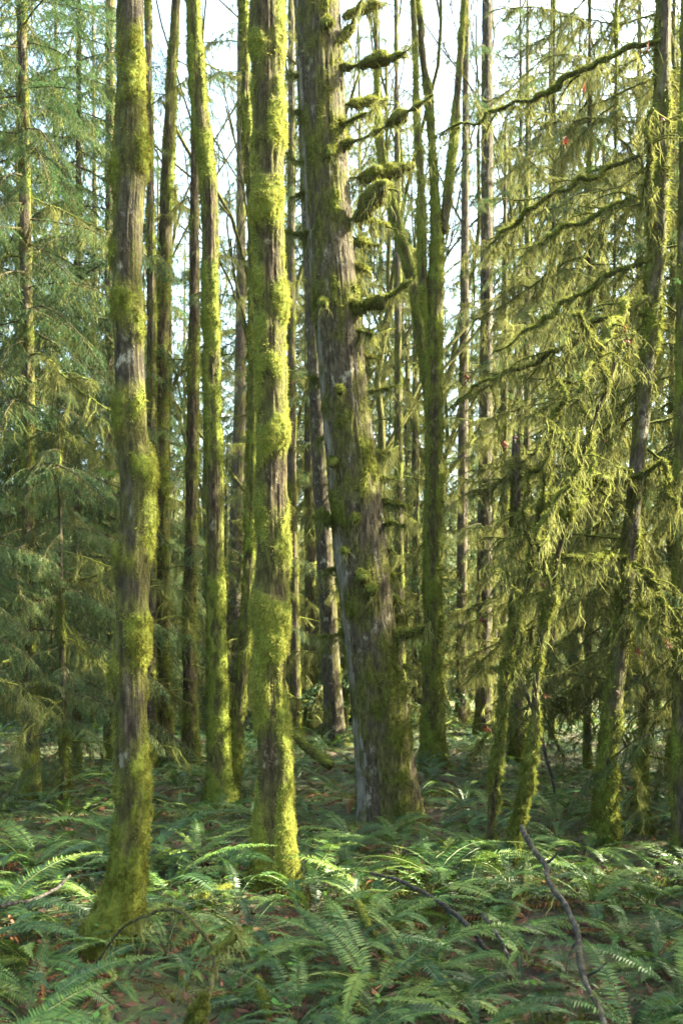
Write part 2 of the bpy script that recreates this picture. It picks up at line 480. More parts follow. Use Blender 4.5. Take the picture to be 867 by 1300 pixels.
def trunk_geo(tr, seg, step, ridge=0.006, ridge_k=7.0, bias=0.0, mfreq=2.4, lumps=(), edge=0.25, lump_noise=0.012, seed=1, lobes=0.0, base_moss=0.5, moss_amp=1.0, lump_moss=1.0, keep=0.3):
    """Trunk surface with bark ridges, moss cushions and a moss attribute. lumps: (py, side -1..1, half height px, swell px)."""
    n = max(10, int(tr.L / step))
    k = np.linspace(0, len(tr.path) - 1, n)
    path = np.stack([np.interp(k, np.arange(len(tr.path)), tr.path[:, a]) for a in range(3)], 1)
    rad = np.interp(k, np.arange(len(tr.rad)), tr.rad)
    ctr = np.repeat(path, seg, 0).reshape(n, seg, 3)
    store = {}
    def disp(pos, nor):
        x, y, z = pos[..., 0], pos[..., 1], pos[..., 2]
        h = z - tr.base[2]
        R = rad[:, None]
        m = 0.58 * fbm(x * mfreq * 1.6, y * mfreq * 1.6, z * mfreq, 3, seed) + 0.42 * fbm(x * 15, y * 15, z * 6.5, 3, seed + 5)
        m = 0.5 + 1.5 * (m - 0.5) + bias
        m = m + edge * (np.abs(nor[..., 0]) - 0.6) + base_moss * np.exp(-np.maximum(h, 0) / 0.5) - 0.0
        dl = np.zeros_like(x)
        for (py, side, hh, amp) in lumps:
            zc = EYE + (HOR - py) / F * tr.Y
            hz = hh / F * tr.Y
            ca = np.array((side, -math.sqrt(max(0, 1 - side * side)), 0))
            ang = (nor * ca).sum(-1)
            zz = z + 0.35 * hz * (fbm(x * 9, y * 9, z * 5, 2, seed + 33) - 0.5) * 2
            g = np.exp(-((zz - zc) / hz) ** 2) * sstep(0.05, 0.95, ang + 0.5 * (fbm(x * 8, y * 8, z * 4, 2, seed + 35) - 0.5))
            dl = dl + 0.8 * g * amp / F * tr.Y * (0.6 + 0.8 * fbm(x * 14, y * 14, z * 12, 2, seed + 34))
            m = m + lump_moss * (0.10 + 0.05 * amp) * g
        moss = sstep(0.50, 0.75, m)
        a = np.arctan2(nor[..., 1], nor[..., 0])
        rid = np.abs(fbm(np.cos(a) * ridge_k + seed, np.sin(a) * ridge_k, z * 1.7, 3, seed + 40) - 0.5) * 2
        fine = fbm(x * 34, y * 34, z * 12, 2, seed + 60) - 0.5
        clump = 0.6 * fbm(x * 17, y * 17, z * 14, 2, seed + 80) + 0.4 * fbm(x * 42, y * 42, z * 36, 2, 4)
        big = fbm(x * 7, y * 7, z * 5.0, 2, seed + 90)
        lob = 0
        if lobes > 0:
            lob = lobes * R * (fbm(np.cos(a) * 1.7 + 5, np.sin(a) * 1.7, h * 0.35, 2, seed + 7) - 0.45) * (0.35 + 1.4 * np.exp(-np.maximum(h, 0) / 0.7))
        d = (1 - moss * (1 - keep)) * (-ridge * (1 - sstep(0.0, 0.35, rid)) + ridge * 0.5 * fine)
        d = d + moss * moss_amp * (lump_noise * 2.2 * (clump - 0.42) + lump_noise * 2.6 * (big - 0.4) + 0.003) + dl + lob
        store['moss'] = m
        return d
    V, q, t, nor = tube(path, rad, seg, disp)
    m = np.clip(store['moss'].reshape(-1), 0, 1.2)
    attr = np.concatenate((np.clip((m - 0.25) / 0.6, 0, 1), np.ones(len(V) - len(m))))
    return V, q, t, attr

def fuzz_geo(V, q, attr, n, rng, length=(0.008, 0.024), width=0.0022, droop=0.5):
    w = np.clip(attr - 0.42, 0, 1) ** 1.3
    pos, nor = scatter_on(V, q, w, n, rng)
    tuft = sstep(0.36, 0.66, fbm(pos[:, 0] * 42, pos[:, 1] * 42, pos[:, 2] * 36, 2, 4))
    L = rng.uniform(length[0], length[1], len(pos)) * (0.25 + 1.3 * tuft) * (0.6 + 0.9 * fbm(pos[:, 0] * 11, pos[:, 1] * 11, pos[:, 2] * 9, 2, 3))
    Vb, tb = blades(pos, nor, L, rng.uniform(0.6, 1.4, len(pos)) * width, rng, droop)
    return Vb, tb

def add_trunk(root, tr, material, seg=48, step=0.02, fuzz=0, fuzz_mat=None, fuzz_kw=None, name="trunk", label=None, pale_fn=None, **kw):
    V, q, t, attr = trunk_geo(tr, seg, step, **kw)
    base = np.array(root.location)
    g = Geo()
    if pale_fn is not None:
        mid = V[q].mean(1)
        sel = pale_fn(mid)
        g.add(V, quads=q[~sel], attr=attr)
        g.Q.append(q[sel]); g.QM.append(np.full(int(sel.sum()), 1))
        g.T.append(t); g.TM.append(np.zeros(len(t)))
        me = g.mesh(name, [material, M_BARK_PALE], (0, 1), base)
    else:
        g.add(V, tris=t, quads=q, attr=attr)
        me = g.mesh(name, [material], (0,), base)
    o = link(name, me, root)
    if label: o['label'] = label
    if fuzz:
        rng = np.random.default_rng(kw.get('seed', 1) + 500)
        Vb, tb = fuzz_geo(V, q, attr, fuzz, rng, **(fuzz_kw or {}))
        gf = Geo().add(Vb, tris=tb)
        pos, nor = scatter_on(V, q, np.clip(attr - 0.62, 0, 1) * (np.concatenate((fbm(V[:, 0] * 9, V[:, 1] * 9, V[:, 2] * 7, 2, 71), )) > 0.52), max(40, fuzz // 30), rng)
        fl = (fuzz_kw or {}).get('length', (0.008, 0.024))[1]
        Vs, ts, qs = strands(pos + nor * 0.003, rng.uniform(0.7, 1.9, len(pos)) * fl, rng, fl * 0.10, 0.4, 3)
        gf.add(Vs, tris=ts, quads=qs)
        f = link("moss_coat", gf.mesh("moss_coat", [fuzz_mat or M_MOSS], (), base), root)
        f['kind'] = 'stuff'
    return o

def mossy_branch_geo(pts, rng, seg=10, lump=0.25, fuzz=600, hang=0, hang_len=(0.05, 0.25), moss=1.0, fuzz_len=(0.008, 0.022), fuzz_w=0.0022, bare_tip=0.0, step=0.025, wobble=0.09, ragged=False):
    """pts rows: x, y, z, radius. Slots: 0 bark with moss attribute, 1 moss fuzz, 2 hanging moss."""
    pts = np.asarray(pts, float)
    L = np.linalg.norm(np.diff(pts[:, :3], axis=0), axis=1).sum()
    n = max(6, int(L / step))
    c = catmull(pts, n)
    path, rad = c[:, :3], np.maximum(c[:, 3], 0.0025)
    sd = int(rng.integers(1000))
    tt = np.linspace(0, L, n); env = np.minimum(1, np.linspace(0, 6, n))[:, None] * wobble
    path = path + env * np.stack([fbm(tt * 5 + 9.1 * a, sd, 0.5, 3, sd + a) - 0.5 for a in range(3)], 1)
    rad = rad * ((0.72 + 0.56 * fbm(tt * 8, sd, 2.5, 2, sd + 5)) if not ragged else (0.32 + 1.15 * sstep(0.34, 0.66, fbm(tt * 7, sd, 2.5, 2, sd + 5))))
    def disp(pos, nor):
        x, y, z = pos[..., 0], pos[..., 1], pos[..., 2]
        return lump * rad[:, None] * 2.2 * (fbm(x * 16, y * 16, z * 16, 2, sd) - 0.45) + 0.15 * rad[:, None] * nor[..., 2]
    V, q, t, nor = tube(path, rad, seg, disp)
    s = np.repeat(np.linspace(0, 1, n), seg)
    up = nor[:, 2]
    m = moss * (0.62 + 0.35 * up + 0.5 * (fbm(V[:len(s), 0] * 9, V[:len(s), 1] * 9, V[:len(s), 2] * 9, 2, sd + 3) - 0.4))
    if bare_tip > 0: m = m * (1 - sstep(1 - bare_tip, 1 - bare_tip * 0.7, s))
    attr = np.concatenate((np.clip(m, 0, 1), np.zeros(len(V) - len(s)) + (0 if bare_tip else 0.7) * moss))
    g = Geo().add(V, tris=t, quads=q, attr=attr)
    if fuzz:
        Vb, tb = fuzz_geo(V, q, np.clip(attr + 0.25, 0, 1), fuzz, rng, fuzz_len, fuzz_w, 0.35)
        g.add(Vb, tris=tb, mat=1)
    if hang:
        k = rng.integers(0, n, hang)
        clus = fbm(path[k, 0] * 6, path[k, 1] * 6, path[k, 2] * 6, 2, sd + 9)
        Ls = hang_len[0] + (hang_len[1] - hang_len[0]) * rng.random(hang) ** 2 * (0.25 + 1.2 * sstep(0.35, 0.7, clus))
        pp = path[k] + rng.normal(0, 1, (hang, 3)) * (rad[k] * 0.6)[:, None] + np.array((0, 0, -1.0)) * (rad[k] * 0.4)[:, None]
        Vs, ts, qs = strands(pp, Ls, rng, 0.0038)
        g.add(Vs, tris=ts, quads=qs, mat=2)
    return g

def path_pts(p0, d0, L, droop, rng, n=7, wig=0.06):
    """A drooping twig path."""
    pts = [np.array(p0, float)]; d = np.array(d0, float); d /= np.linalg.norm(d)
    for i in range(n - 1):
        d = d + np.array((0, 0, -droop / (n - 1))) + rng.normal(0, wig, 3); d /= np.linalg.norm(d)
        pts.append(pts[-1] + d * L / (n - 1))
    return np.array(pts)

def along(path, s):
    k = np.clip(np.asarray(s) * (len(path) - 1), 0, len(path) - 1.001); i = k.astype(int); f = (k - i)[:, None]
    return path[i] * (1 - f) + path[i + 1] * f

BR_MATS = lambda b=None, f=None: [b or M_BARK_DARK, f or M_MOSS_GREEN, M_HANG]

def px_branch(root, pts, Y, name="branch", dY=0.0, mats=None, seed=1, label=None, twigs=0, twig_len=(0.08, 0.25), **kw):
    """Branch of a tree traced in pixels (x, y, width) at the tree's own distance; dY leans its far end towards or away."""
    n = len(pts)
    rows = []
    for i, (px, py, w) in enumerate(pts):
        d = Y + dY * i / max(n - 1, 1)
        rows.append((*P(px, py, d), 0.5 * w / F * d))
    g = mossy_branch_geo(rows, np.random.default_rng(seed), **kw)
    rt_ = np.random.default_rng(seed + 5000)
    pa = catmull(np.array(rows), 24)
    for _ in range(twigs):
        k = int(rt_.integers(4, 22)); d = pa[min(23, k + 2), :3] - pa[k - 2, :3]; d = unit(d) + rt_.normal(0, 0.75, 3) + np.array((0, 0, -0.25))
        l2 = rt_.uniform(*twig_len); tp = path_pts(pa[k, :3], d, l2, rt_.uniform(0.2, 1.3), rt_, 5, 0.18)
        g.merge(mossy_branch_geo(np.column_stack((tp, np.linspace(max(0.004, pa[k, 3] * 0.4), 0.002, 5))), rt_, seg=5, lump=0.5, fuzz=int(130 * l2 / 0.3), hang=int(45 * l2 / 0.3), hang_len=(0.015, 0.13), moss=0.9, fuzz_len=(0.008, 0.022), fuzz_w=0.0026, step=0.04, wobble=0.06))
    o = link(name, g.mesh(name, mats or BR_MATS(), (0,), np.array(root.location)), root)
    if label: o['label'] = label
    return o

# ------------------------------------------------------------------ the big trunks one can pick out
def px_tree(name, label, cat, ctrl, material, group=None, Y=None, dY=0.0, extend=3.0, flare=0.25, coat=0.014, **kw):
    tr = Trunk(ctrl, Y=Y, dY=dY, extend=extend, flare=flare, coat=coat)
    root = thing(name, label, cat, tuple(tr.base), group)
    add_trunk(root, tr, material, **kw)
    return root, tr

# slender mossy trunk with its base sweeping towards one side
rootA, trA = px_tree(
    "mossy_maple_tree", "slender mottled grey trunk with moss cushions, its mossy foot sweeping sideways", "tree",
    [(131, 1212, 66), (152, 1165, 56), (163, 1110, 49), (168, 1050, 46), (168, 960, 46), (166, 860, 44), (168, 780, 46), (171, 700, 48), (173, 630, 46),
     (168, 560, 45), (165, 480, 44), (163, 400, 43), (162, 320, 43), (165, 230, 44), (166, 150, 42), (166, 70, 41), (166, 0, 40)],
    M_BARK_GREY, extend=4.5, flare=0.22, coat=0.015, lobes=0.35, seg=92, step=0.018, fuzz=80000, seed=11, bias=-0.045, edge=0.22, ridge=0.005, ridge_k=6, base_moss=0.55,
    lumps=[(1120, 0.0, 60, 2), (1165, -0.5, 40, 3), (985, 0.8, 30, 3), (850, -0.9, 30, 4), (815, 0.7, 28, 5), (790, 0.3, 34, 3), (712, -0.6, 24, 7), (660, 0.9, 46, 5), (600, 0.9, 26, 5), (535, -0.2, 30, 6),
           (500, 0.1, 26, 3), (385, -0.8, 30, 4), (320, -0.9, 16, 4), (395, 0.5, 34, 3), (200, 0.7, 34, 5), (215, -0.9, 24, 4), (120, 0.6, 30, 3), (60, 0.1, 40, 2)],
    fuzz_kw=dict(length=(0.005, 0.017), width=0.0021))
# sunlit trunk
rootB, trB = px_tree(
    "mossy_maple_tree", "sunlit brown trunk with bulging golden moss cushions between the slender trunk and big conifer", "tree",
    [(346, 1128, 62), (346, 1080, 53), (348, 1010, 47), (347, 930, 45), (344, 860, 44), (345, 790, 46), (346, 720, 44), (346, 640, 44), (346, 560, 43), (345, 480, 42),
     (343, 400, 43), (342, 320, 42), (341, 240, 42), (340, 160, 42), (340, 80, 43), (338, 0, 44)],
    M_BARK_BROWN, extend=4.5, flare=0.25, lobes=0.35, seg=92, step=0.02, fuzz=74000, seed=23, bias=-0.02, edge=0.36, ridge=0.008, ridge_k=7, base_moss=0.35,
    lumps=[(1060, -0.9, 60, 3), (1060, 0.95, 60, 4), (960, 0.95, 60, 4), (880, -0.9, 40, 5), (835, -0.2, 26, 5), (790, 0.2, 32, 9), (770, -0.8, 24, 7), (700, 0.5, 34, 4), (640, -0.8, 36, 3),
           (560, -0.1, 30, 7), (548, 0.6, 24, 4), (465, -0.3, 26, 4), (430, -0.8, 34, 3), (385, 0.8, 30, 5), (360, -0.9, 22, 5), (270, -0.6, 27, 9), (250, 0.4, 26, 4), (170, 0.7, 50, 4), (40, 0.7, 50, 3), (60, -0.9, 30, 3)],
    fuzz_kw=dict(length=(0.006, 0.020), width=0.0024))
# leaning conifer with bare pale edge
def pale_edge(mid):
    c = np.stack([np.interp(mid[:, 2], trC_path[:, 2], trC_path[:, a]) for a in range(2)], 1)
    r = np.interp(mid[:, 2], trC_path[:, 2], trC_rad)
    u = (mid[:, 0] - c[:, 0]) / r
    wob = 0.22 * (fbm(mid[:, 0] * 0.5, 3.0, mid[:, 2] * 1.3, 3, 77) - 0.5) + 0.14 * (fbm(mid[:, 0] * 12, mid[:, 1] * 12, mid[:, 2] * 7, 2, 78) - 0.5)
    h = mid[:, 2]
    return (u + wob < -0.72 - 0.12 * sstep(3.0, 6.5, h)) & (mid[:, 1] < c[:, 1] + 0.75 * r)
ctrlC = [(493, 1035, 74), (490, 1000, 71), (484, 940, 69), (476, 860, 68), (467, 780, 67), (458, 700, 68), (450, 620, 65), (441, 540, 62), (434, 470, 60), (427, 390, 59), (420, 310, 58), (413, 200, 57), (408, 100, 57), (403, 0, 56)]
_t = Trunk(ctrlC, extend=5, flare=0.12)
trC_path, trC_rad = _t.path, _t.rad
rootC, trC = px_tree(
    "old_conifer_tree", "big leaning old conifer trunk with pale bare edge and mossy branch stubs", "tree", ctrlC, M_BARK_CONIFER, extend=5, flare=0.12, coat=0.0,
    seg=120, step=0.03, fuzz=32000, fuzz_mat=M_MOSS_GREEN, seed=37, bias=-0.07, edge=0.0, ridge=0.013, ridge_k=9.0, lobes=0.30, base_moss=0.06, lump_moss=0.15, keep=0.85, moss_amp=0.6, lump_noise=0.02, pale_fn=pale_edge,
    lumps=[(1010, 0.97, 60, 4), (900, 0.75, 50, 5), (850, 0.3, 40, 3), (960, -0.3, 60, 2), (735, 0.1, 16, 4), (640, 0.2, 24, 3)], fuzz_kw=dict(length=(0.012, 0.035), width=0.0035))

# branch stubs of the conifer: pixel path, width
stubs = [
    ([(425, 61, 7), (444, 35, 11), (452, 18, 9), (460, 0, 4)], -0.3), ([(436, 22, 6), (458, 12, 12), (480, 8, 14)], 0.2), ([(432, 86, 7), (455, 85, 12), (473, 80, 13), (505, 69, 15)], -0.3),
    ([(436, 134, 6), (460, 130, 10), (482, 127, 9)], 0.3), ([(426, 160, 8), (445, 153, 11), (468, 142, 12)], -0.3), ([(426, 188, 9), (450, 181, 12), (473, 172, 10), (486, 164, 4), (496, 156, 13), (520, 141, 14), (541, 127, 8)], -0.6),
    ([(440, 226, 7), (465, 226, 12), (490, 222, 16), (515, 213, 17)], 0.2), ([(424, 283, 9), (452, 276, 13), (468, 258, 19), (480, 245, 22), (487, 237, 20)], -0.5), ([(452, 282, 5), (472, 281, 8), (489, 286, 12)], 0.3),
    ([(432, 393, 11), (460, 390, 17), (478, 384, 21), (496, 375, 22), (510, 366, 14), (521, 358, 4)], -0.6), ([(447, 338, 8), (458, 340, 10), (466, 346, 13)], 0.2),
    ([(392, 94, 6), (378, 96, 5), (364, 92, 3)], 0.1), ([(398, 298, 8), (380, 297, 12), (365, 296, 12)], 0.1), ([(395, 203, 6), (380, 206, 4), (366, 196, 3)], 0.1),
    ([(455, 500, 7), (474, 497, 9), (497, 493, 4)], 0.1), ([(462, 580, 8), (478, 578, 10), (490, 576, 6)], 0.0), ([(476, 638, 8), (492, 640, 13), (505, 642, 8), (517, 643, 3)], 0.1),
    ([(486, 808, 10), (505, 806, 13), (526, 802, 12), (540, 794, 3)], -0.2), ([(440, 804, 7), (420, 807, 9), (400, 808, 6)], 0.0), ([(488, 792, 6), (500, 789, 9), (513, 784, 5)], 0.2),
    ([(450, 455, 6), (465, 452, 8), (478, 455, 7)], 0.1), ([(470, 612, 6), (484, 606, 8), (496, 608, 5)], 0.1), ([(482, 668, 6), (496, 664, 8), (508, 668, 5)], -0.2), ([(488, 765, 6), (503, 762, 8), (512, 766, 6)], 0.1),
    ([(420, 480, 6), (408, 484, 8), (398, 482, 6)], 0.1), ([(430, 560, 5), (415, 556, 7), (406, 560, 5)], 0.1), ([(436, 720, 6), (424, 722, 9), (415, 726, 8)], 0.1), ([(402, 250, 5), (386, 246, 6), (374, 250, 3)], 0.1),
    ([(398, 150, 5), (384, 146, 6), (372, 140, 3)], 0.1), ([(440, 312, 6), (458, 306, 8), (474, 312, 6)], 0.2), ([(446, 425, 6), (460, 420, 8), (470, 424, 7)], -0.2), ([(496, 850, 6), (512, 846, 8), (524, 850, 5)], 0.1),
    ([(480, 697, 8), (490, 696, 12), (496, 698, 11)], 0.0), ([(484, 735, 8), (494, 733, 13), (500, 735, 12)], 0.0), ([(418, 655, 7), (408, 654, 12), (400, 656, 11)], 0.0), ([(424, 660, 7), (416, 661, 11), (411, 664, 9)], -0.2),
]
for i, (pts, dy) in enumerate(stubs):
    pts = [(a, b, w * (0.76 if k < len(pts) - 1 else 0.45)) for k, (a, b, w) in enumerate(pts)]
    (x1, y1, w1), (x0, y0, _) = pts[-1], pts[-2]
    pts.append((x1 + (x1 - x0) * 0.45, y1 + (y1 - y0) * 0.4 - 2, 1.2))
    px_branch(rootC, pts, trC.Y - (0.02 if dy >= 0 else 0.08), "branch_stub", dy * 0.6, seed=100 + i, fuzz=int(500 + 40 * sum(p[2] for p in pts)), hang=190, hang_len=(0.02, 0.24),
              lump=0.8, wobble=0.05, ragged=True, twigs=3, fuzz_len=(0.012, 0.035), fuzz_w=0.003, seg=12, mats=BR_MATS(M_BARK_CONIFER))
for i, (px, py, r) in enumerate([(422, 589, 10), (450, 658, 9), (462, 734, 11), (471, 747, 11), (430, 495, 8), (413, 384, 9), (419, 192, 8), (418, 30, 9), (441, 700, 6)]):
    ctr, rad = trC.at_px(py)
    front = trC.Y - rad * math.sqrt(max(0.05, 1 - ((px - CX) / F * trC.Y - ctr[0]) ** 2 / rad ** 2))
    px_branch(rootC, [(px, py - 2, r * 0.8), (px, py, r * 1.3), (px, py + 3, r * 1.1)], front + 0.06, "moss_cushion", -0.14, seed=140 + i, fuzz=900, hang=40, hang_len=(0.03, 0.14),
              lump=0.7, fuzz_len=(0.012, 0.03), fuzz_w=0.003, seg=12, mats=BR_MATS(M_BARK_CONIFER))

# twin-stemmed mossy tree behind
rootD, trD = px_tree("mossy_alder_tree", "twin-stemmed mossy tree, both stems rising from one foot behind the sunlit trunk", "tree",
    [(281, 1020, 43.0), (279, 980, 32.7), (277, 900, 29.2), (275, 780, 26.7), (273, 650, 24.9), (271, 540, 24.1), (269, 430, 23.2), (267, 320, 23.2), (266, 250, 24.1), (260, 180, 23.2), (250, 100, 21.5), (245, 0, 20.6)],
    M_BARK_BROWN, extend=5, seg=56, step=0.03, fuzz=30000, seed=51, bias=0.16, ridge=0.008, base_moss=0.5, lumps=[(400, 0, 40, 3), (200, -0.5, 30, 3), (90, 0.4, 40, 2)], fuzz_mat=M_MOSS_GREEN, fuzz_kw=dict(length=(0.012, 0.035), width=0.0035))
trD2 = Trunk([(292, 1005, 22.4), (299, 950, 20.6), (306, 880, 18.9), (313, 780, 17.2), (318, 660, 15.5), (321, 520, 15.5), (322, 380, 15.5), (319, 260, 14.6), (313, 140, 13.8), (310, 0, 12.0)], Y=trD.Y + 0.12, extend=4, coat=0.015)
add_trunk(rootD, trD2, M_BARK_BROWN, seg=40, step=0.03, fuzz=24000, fuzz_mat=M_MOSS_GREEN, fuzz_kw=dict(length=(0.012, 0.035), width=0.0035), name="second_stem", seed=57, bias=0.16, ridge=0.006)

# three-forked mossy tree
rootE, trE = px_tree("mossy_alder_tree", "green mossy trunk forking into tall stems beyond the big conifer", "tree",
    [(550, 972, 34.4), (549, 930, 30.3), (549, 850, 27.1), (549, 760, 24.6), (550, 660, 24.6), (551, 560, 23.8), (551, 460, 23.0), (552, 380, 22.1), (554, 320, 19.7), (553, 270, 14.8), (549, 200, 12.3), (545, 130, 11.5), (536, 70, 10.7), (531, 0, 9.8)],
    M_BARK_BROWN, extend=5, seg=56, step=0.035, fuzz=28000, fuzz_mat=M_MOSS_GREEN, fuzz_kw=dict(length=(0.012, 0.04), width=0.005), seed=61, bias=0.20, ridge=0.008, base_moss=0.2)
for k, pts in enumerate(([(556, 350, 13.1), (563, 290, 14.8), (570, 230, 13.9), (578, 150, 12.3), (584, 70, 10.7), (589, 0, 9.8)],
                         [(545, 470, 9.8), (538, 390, 12.3), (535, 310, 13.1), (534, 240, 11.5), (529, 150, 10.7), (527, 60, 9.8), (524, 0, 9.0)])):
    t2 = Trunk(pts, Y=trE.Y - 0.05 * k, extend=5, sink=0.0, flare=0, coat=0.015)
    t2.path, t2.rad = t2.path[6:], t2.rad[6:]
    add_trunk(rootE, t2, M_BARK_BROWN, seg=32, step=0.04, fuzz=15000, fuzz_mat=M_MOSS, fuzz_kw=dict(length=(0.012, 0.04), width=0.004), name="fork_stem", seed=66 + k, bias=0.20, ridge=0.006, base_moss=0)

mid_trees = [
    # name, label, control points, material, moss bias, seed
    ("conifer_tree", "straight thin grey conifer trunk with little moss, far behind the forked mossy tree", [(615, 932, 25), (614, 850, 23), (615, 700, 21), (616, 550, 19), (617, 400, 18), (618, 200, 17), (618, 0, 15)], M_BARK_GREY, -0.22, 71, 12),
    ("snag", "short dark broken mossy snag with splintered top", [(655, 967, 22), (655, 900, 20), (654, 800, 19), (655, 700, 18), (656, 620, 18), (655, 575, 15)], M_BARK_DARK, -0.02, 72, 0),
    ("conifer_tree", "thin dark trunk with one sunlit edge between two straighter trunks", [(585, 922, 17), (586, 850, 16), (586, 750, 15), (587, 650, 15), (588, 500, 14), (590, 300, 12), (591, 100, 10)], M_BARK_DARK, -0.15, 73, 8),
    ("conifer_tree", "dark grey trunk leaning out from behind the pale edge of the big conifer", [(426, 946, 29), (423, 900, 27), (418, 800, 25), (412, 700, 23), (406, 600, 22), (401, 500, 20), (394, 350, 19), (386, 150, 17)], M_BARK_GREY, -0.2, 74, 8),
    ("mossy_alder_tree", "upright mossy trunk with a bright moss patch beside the slender mottled trunk", [(207, 980, 36), (206, 930, 30), (204, 830, 27), (204, 720, 26), (204, 600, 23), (205, 470, 21), (209, 350, 20), (213, 220, 19), (218, 100, 16), (224, 0, 14)], M_BARK_BROWN, 0.06, 75, 5),
    ("mossy_alder_tree", "narrow brown trunk with sunlit patches seen between two mossy stems", [(242, 978, 23), (242, 900, 21), (241, 800, 20), (243, 680, 19), (245, 550, 18), (247, 400, 16), (248, 200, 14), (250, 0, 12)], M_BARK_BROWN, -0.02, 76, 5),
    ("conifer_tree", "dark straight trunk showing between the twin stems", [(297, 925, 20), (298, 850, 19), (299, 720, 18), (301, 620, 18), (305, 500, 16), (306, 350, 14), (306, 150, 12)], M_BARK_DARK, -0.12, 77, 6),
    ("conifer_tree", "slim dark trunk close behind the golden mossy trunk", [(376, 936, 16), (375, 860, 15), (373, 740, 14), (371, 600, 13), (370, 400, 12), (370, 100, 10)], M_BARK_DARK, 0.0, 78, 6),
    ("leaning_mossy_tree", "yellow mossy trunk in full sun at the far edge of the ferns", [(738, 918, 30), (733, 880, 25), (728, 820, 23), (724, 760, 21), (722, 650, 18), (722, 500, 16)], M_BARK_BROWN, 0.12, 79, 3),
    ("mossy_alder_tree", "leaning mossy limbless stem crossing behind the conifer's upper stubs", [(548, 560, 14), (535, 440, 15), (522, 350, 17), (505, 290, 15), (492, 230, 13), (482, 180, 12), (478, 100, 9), (476, 0, 8)], M_BARK_BROWN, 0.2, 80, 0),
    ("mossy_alder_tree", "tall thin stem rising behind the top of the slender mottled trunk", [(192, 985, 20), (192, 800, 17), (193, 500, 15), (192, 300, 13), (190, 150, 12), (188, 0, 11)], M_BARK_DARK, 0.05, 81, 6),
    ("conifer_tree", "dim straight trunk hidden behind hanging hemlock sprays near the slender trunk", [(140, 965, 18), (140, 700, 16), (140, 400, 15), (140, 100, 13), (140, 0, 12)], M_BARK_DARK, -0.05, 82, 8),
]
MID = []
for (nm, lab, ctrl, m, b, sd, nb) in mid_trees:
    Y = None
    if sd == 80: Y = trE.Y + 1.2
    if sd == 80:
        bz = ctrl[0]; ctrl = [(bz[0] + 6, 985 - 30, bz[2] * 1.2), (bz[0] + 4, 760, bz[2])] + ctrl
    r, t = px_tree(nm, lab, "snag" if nm == "snag" else "tree", ctrl, m, Y=Y, extend=0.0 if nm == "snag" else 5, seg=28, step=0.085, fuzz=int(6500 + 36000 * max(0, b + 0.1)),
                   fuzz_mat=M_MOSS_GREEN, fuzz_kw=dict(length=(0.015, 0.05), width=0.005), seed=sd, bias=b, ridge=0.012, base_moss=0.35)
    MID.append((r, t, nb, sd))
    if nm == "snag":
        top = t.path[-1]
        rg = np.random.default_rng(5); g = Geo()
        for k in range(7):
            a = rg.random() * 6.28; o = np.array((math.cos(a), math.sin(a), 0)) * t.rad[-1] * 0.6
            hh = rg.uniform(0.08, 0.35)
            V, q, tt, _ = tube(np.array([top + o - (0, 0, 0.1), top + o * 0.9 + (0, 0, hh * 0.5), top + o * 0.8 + (0, 0, hh)]), [0.03, 0.02, 0.004], 5)
            g.add(V, tris=tt, quads=q)
        link("splinter", g.mesh("splinter", [M_BARK_DARK], (), t.base), r)

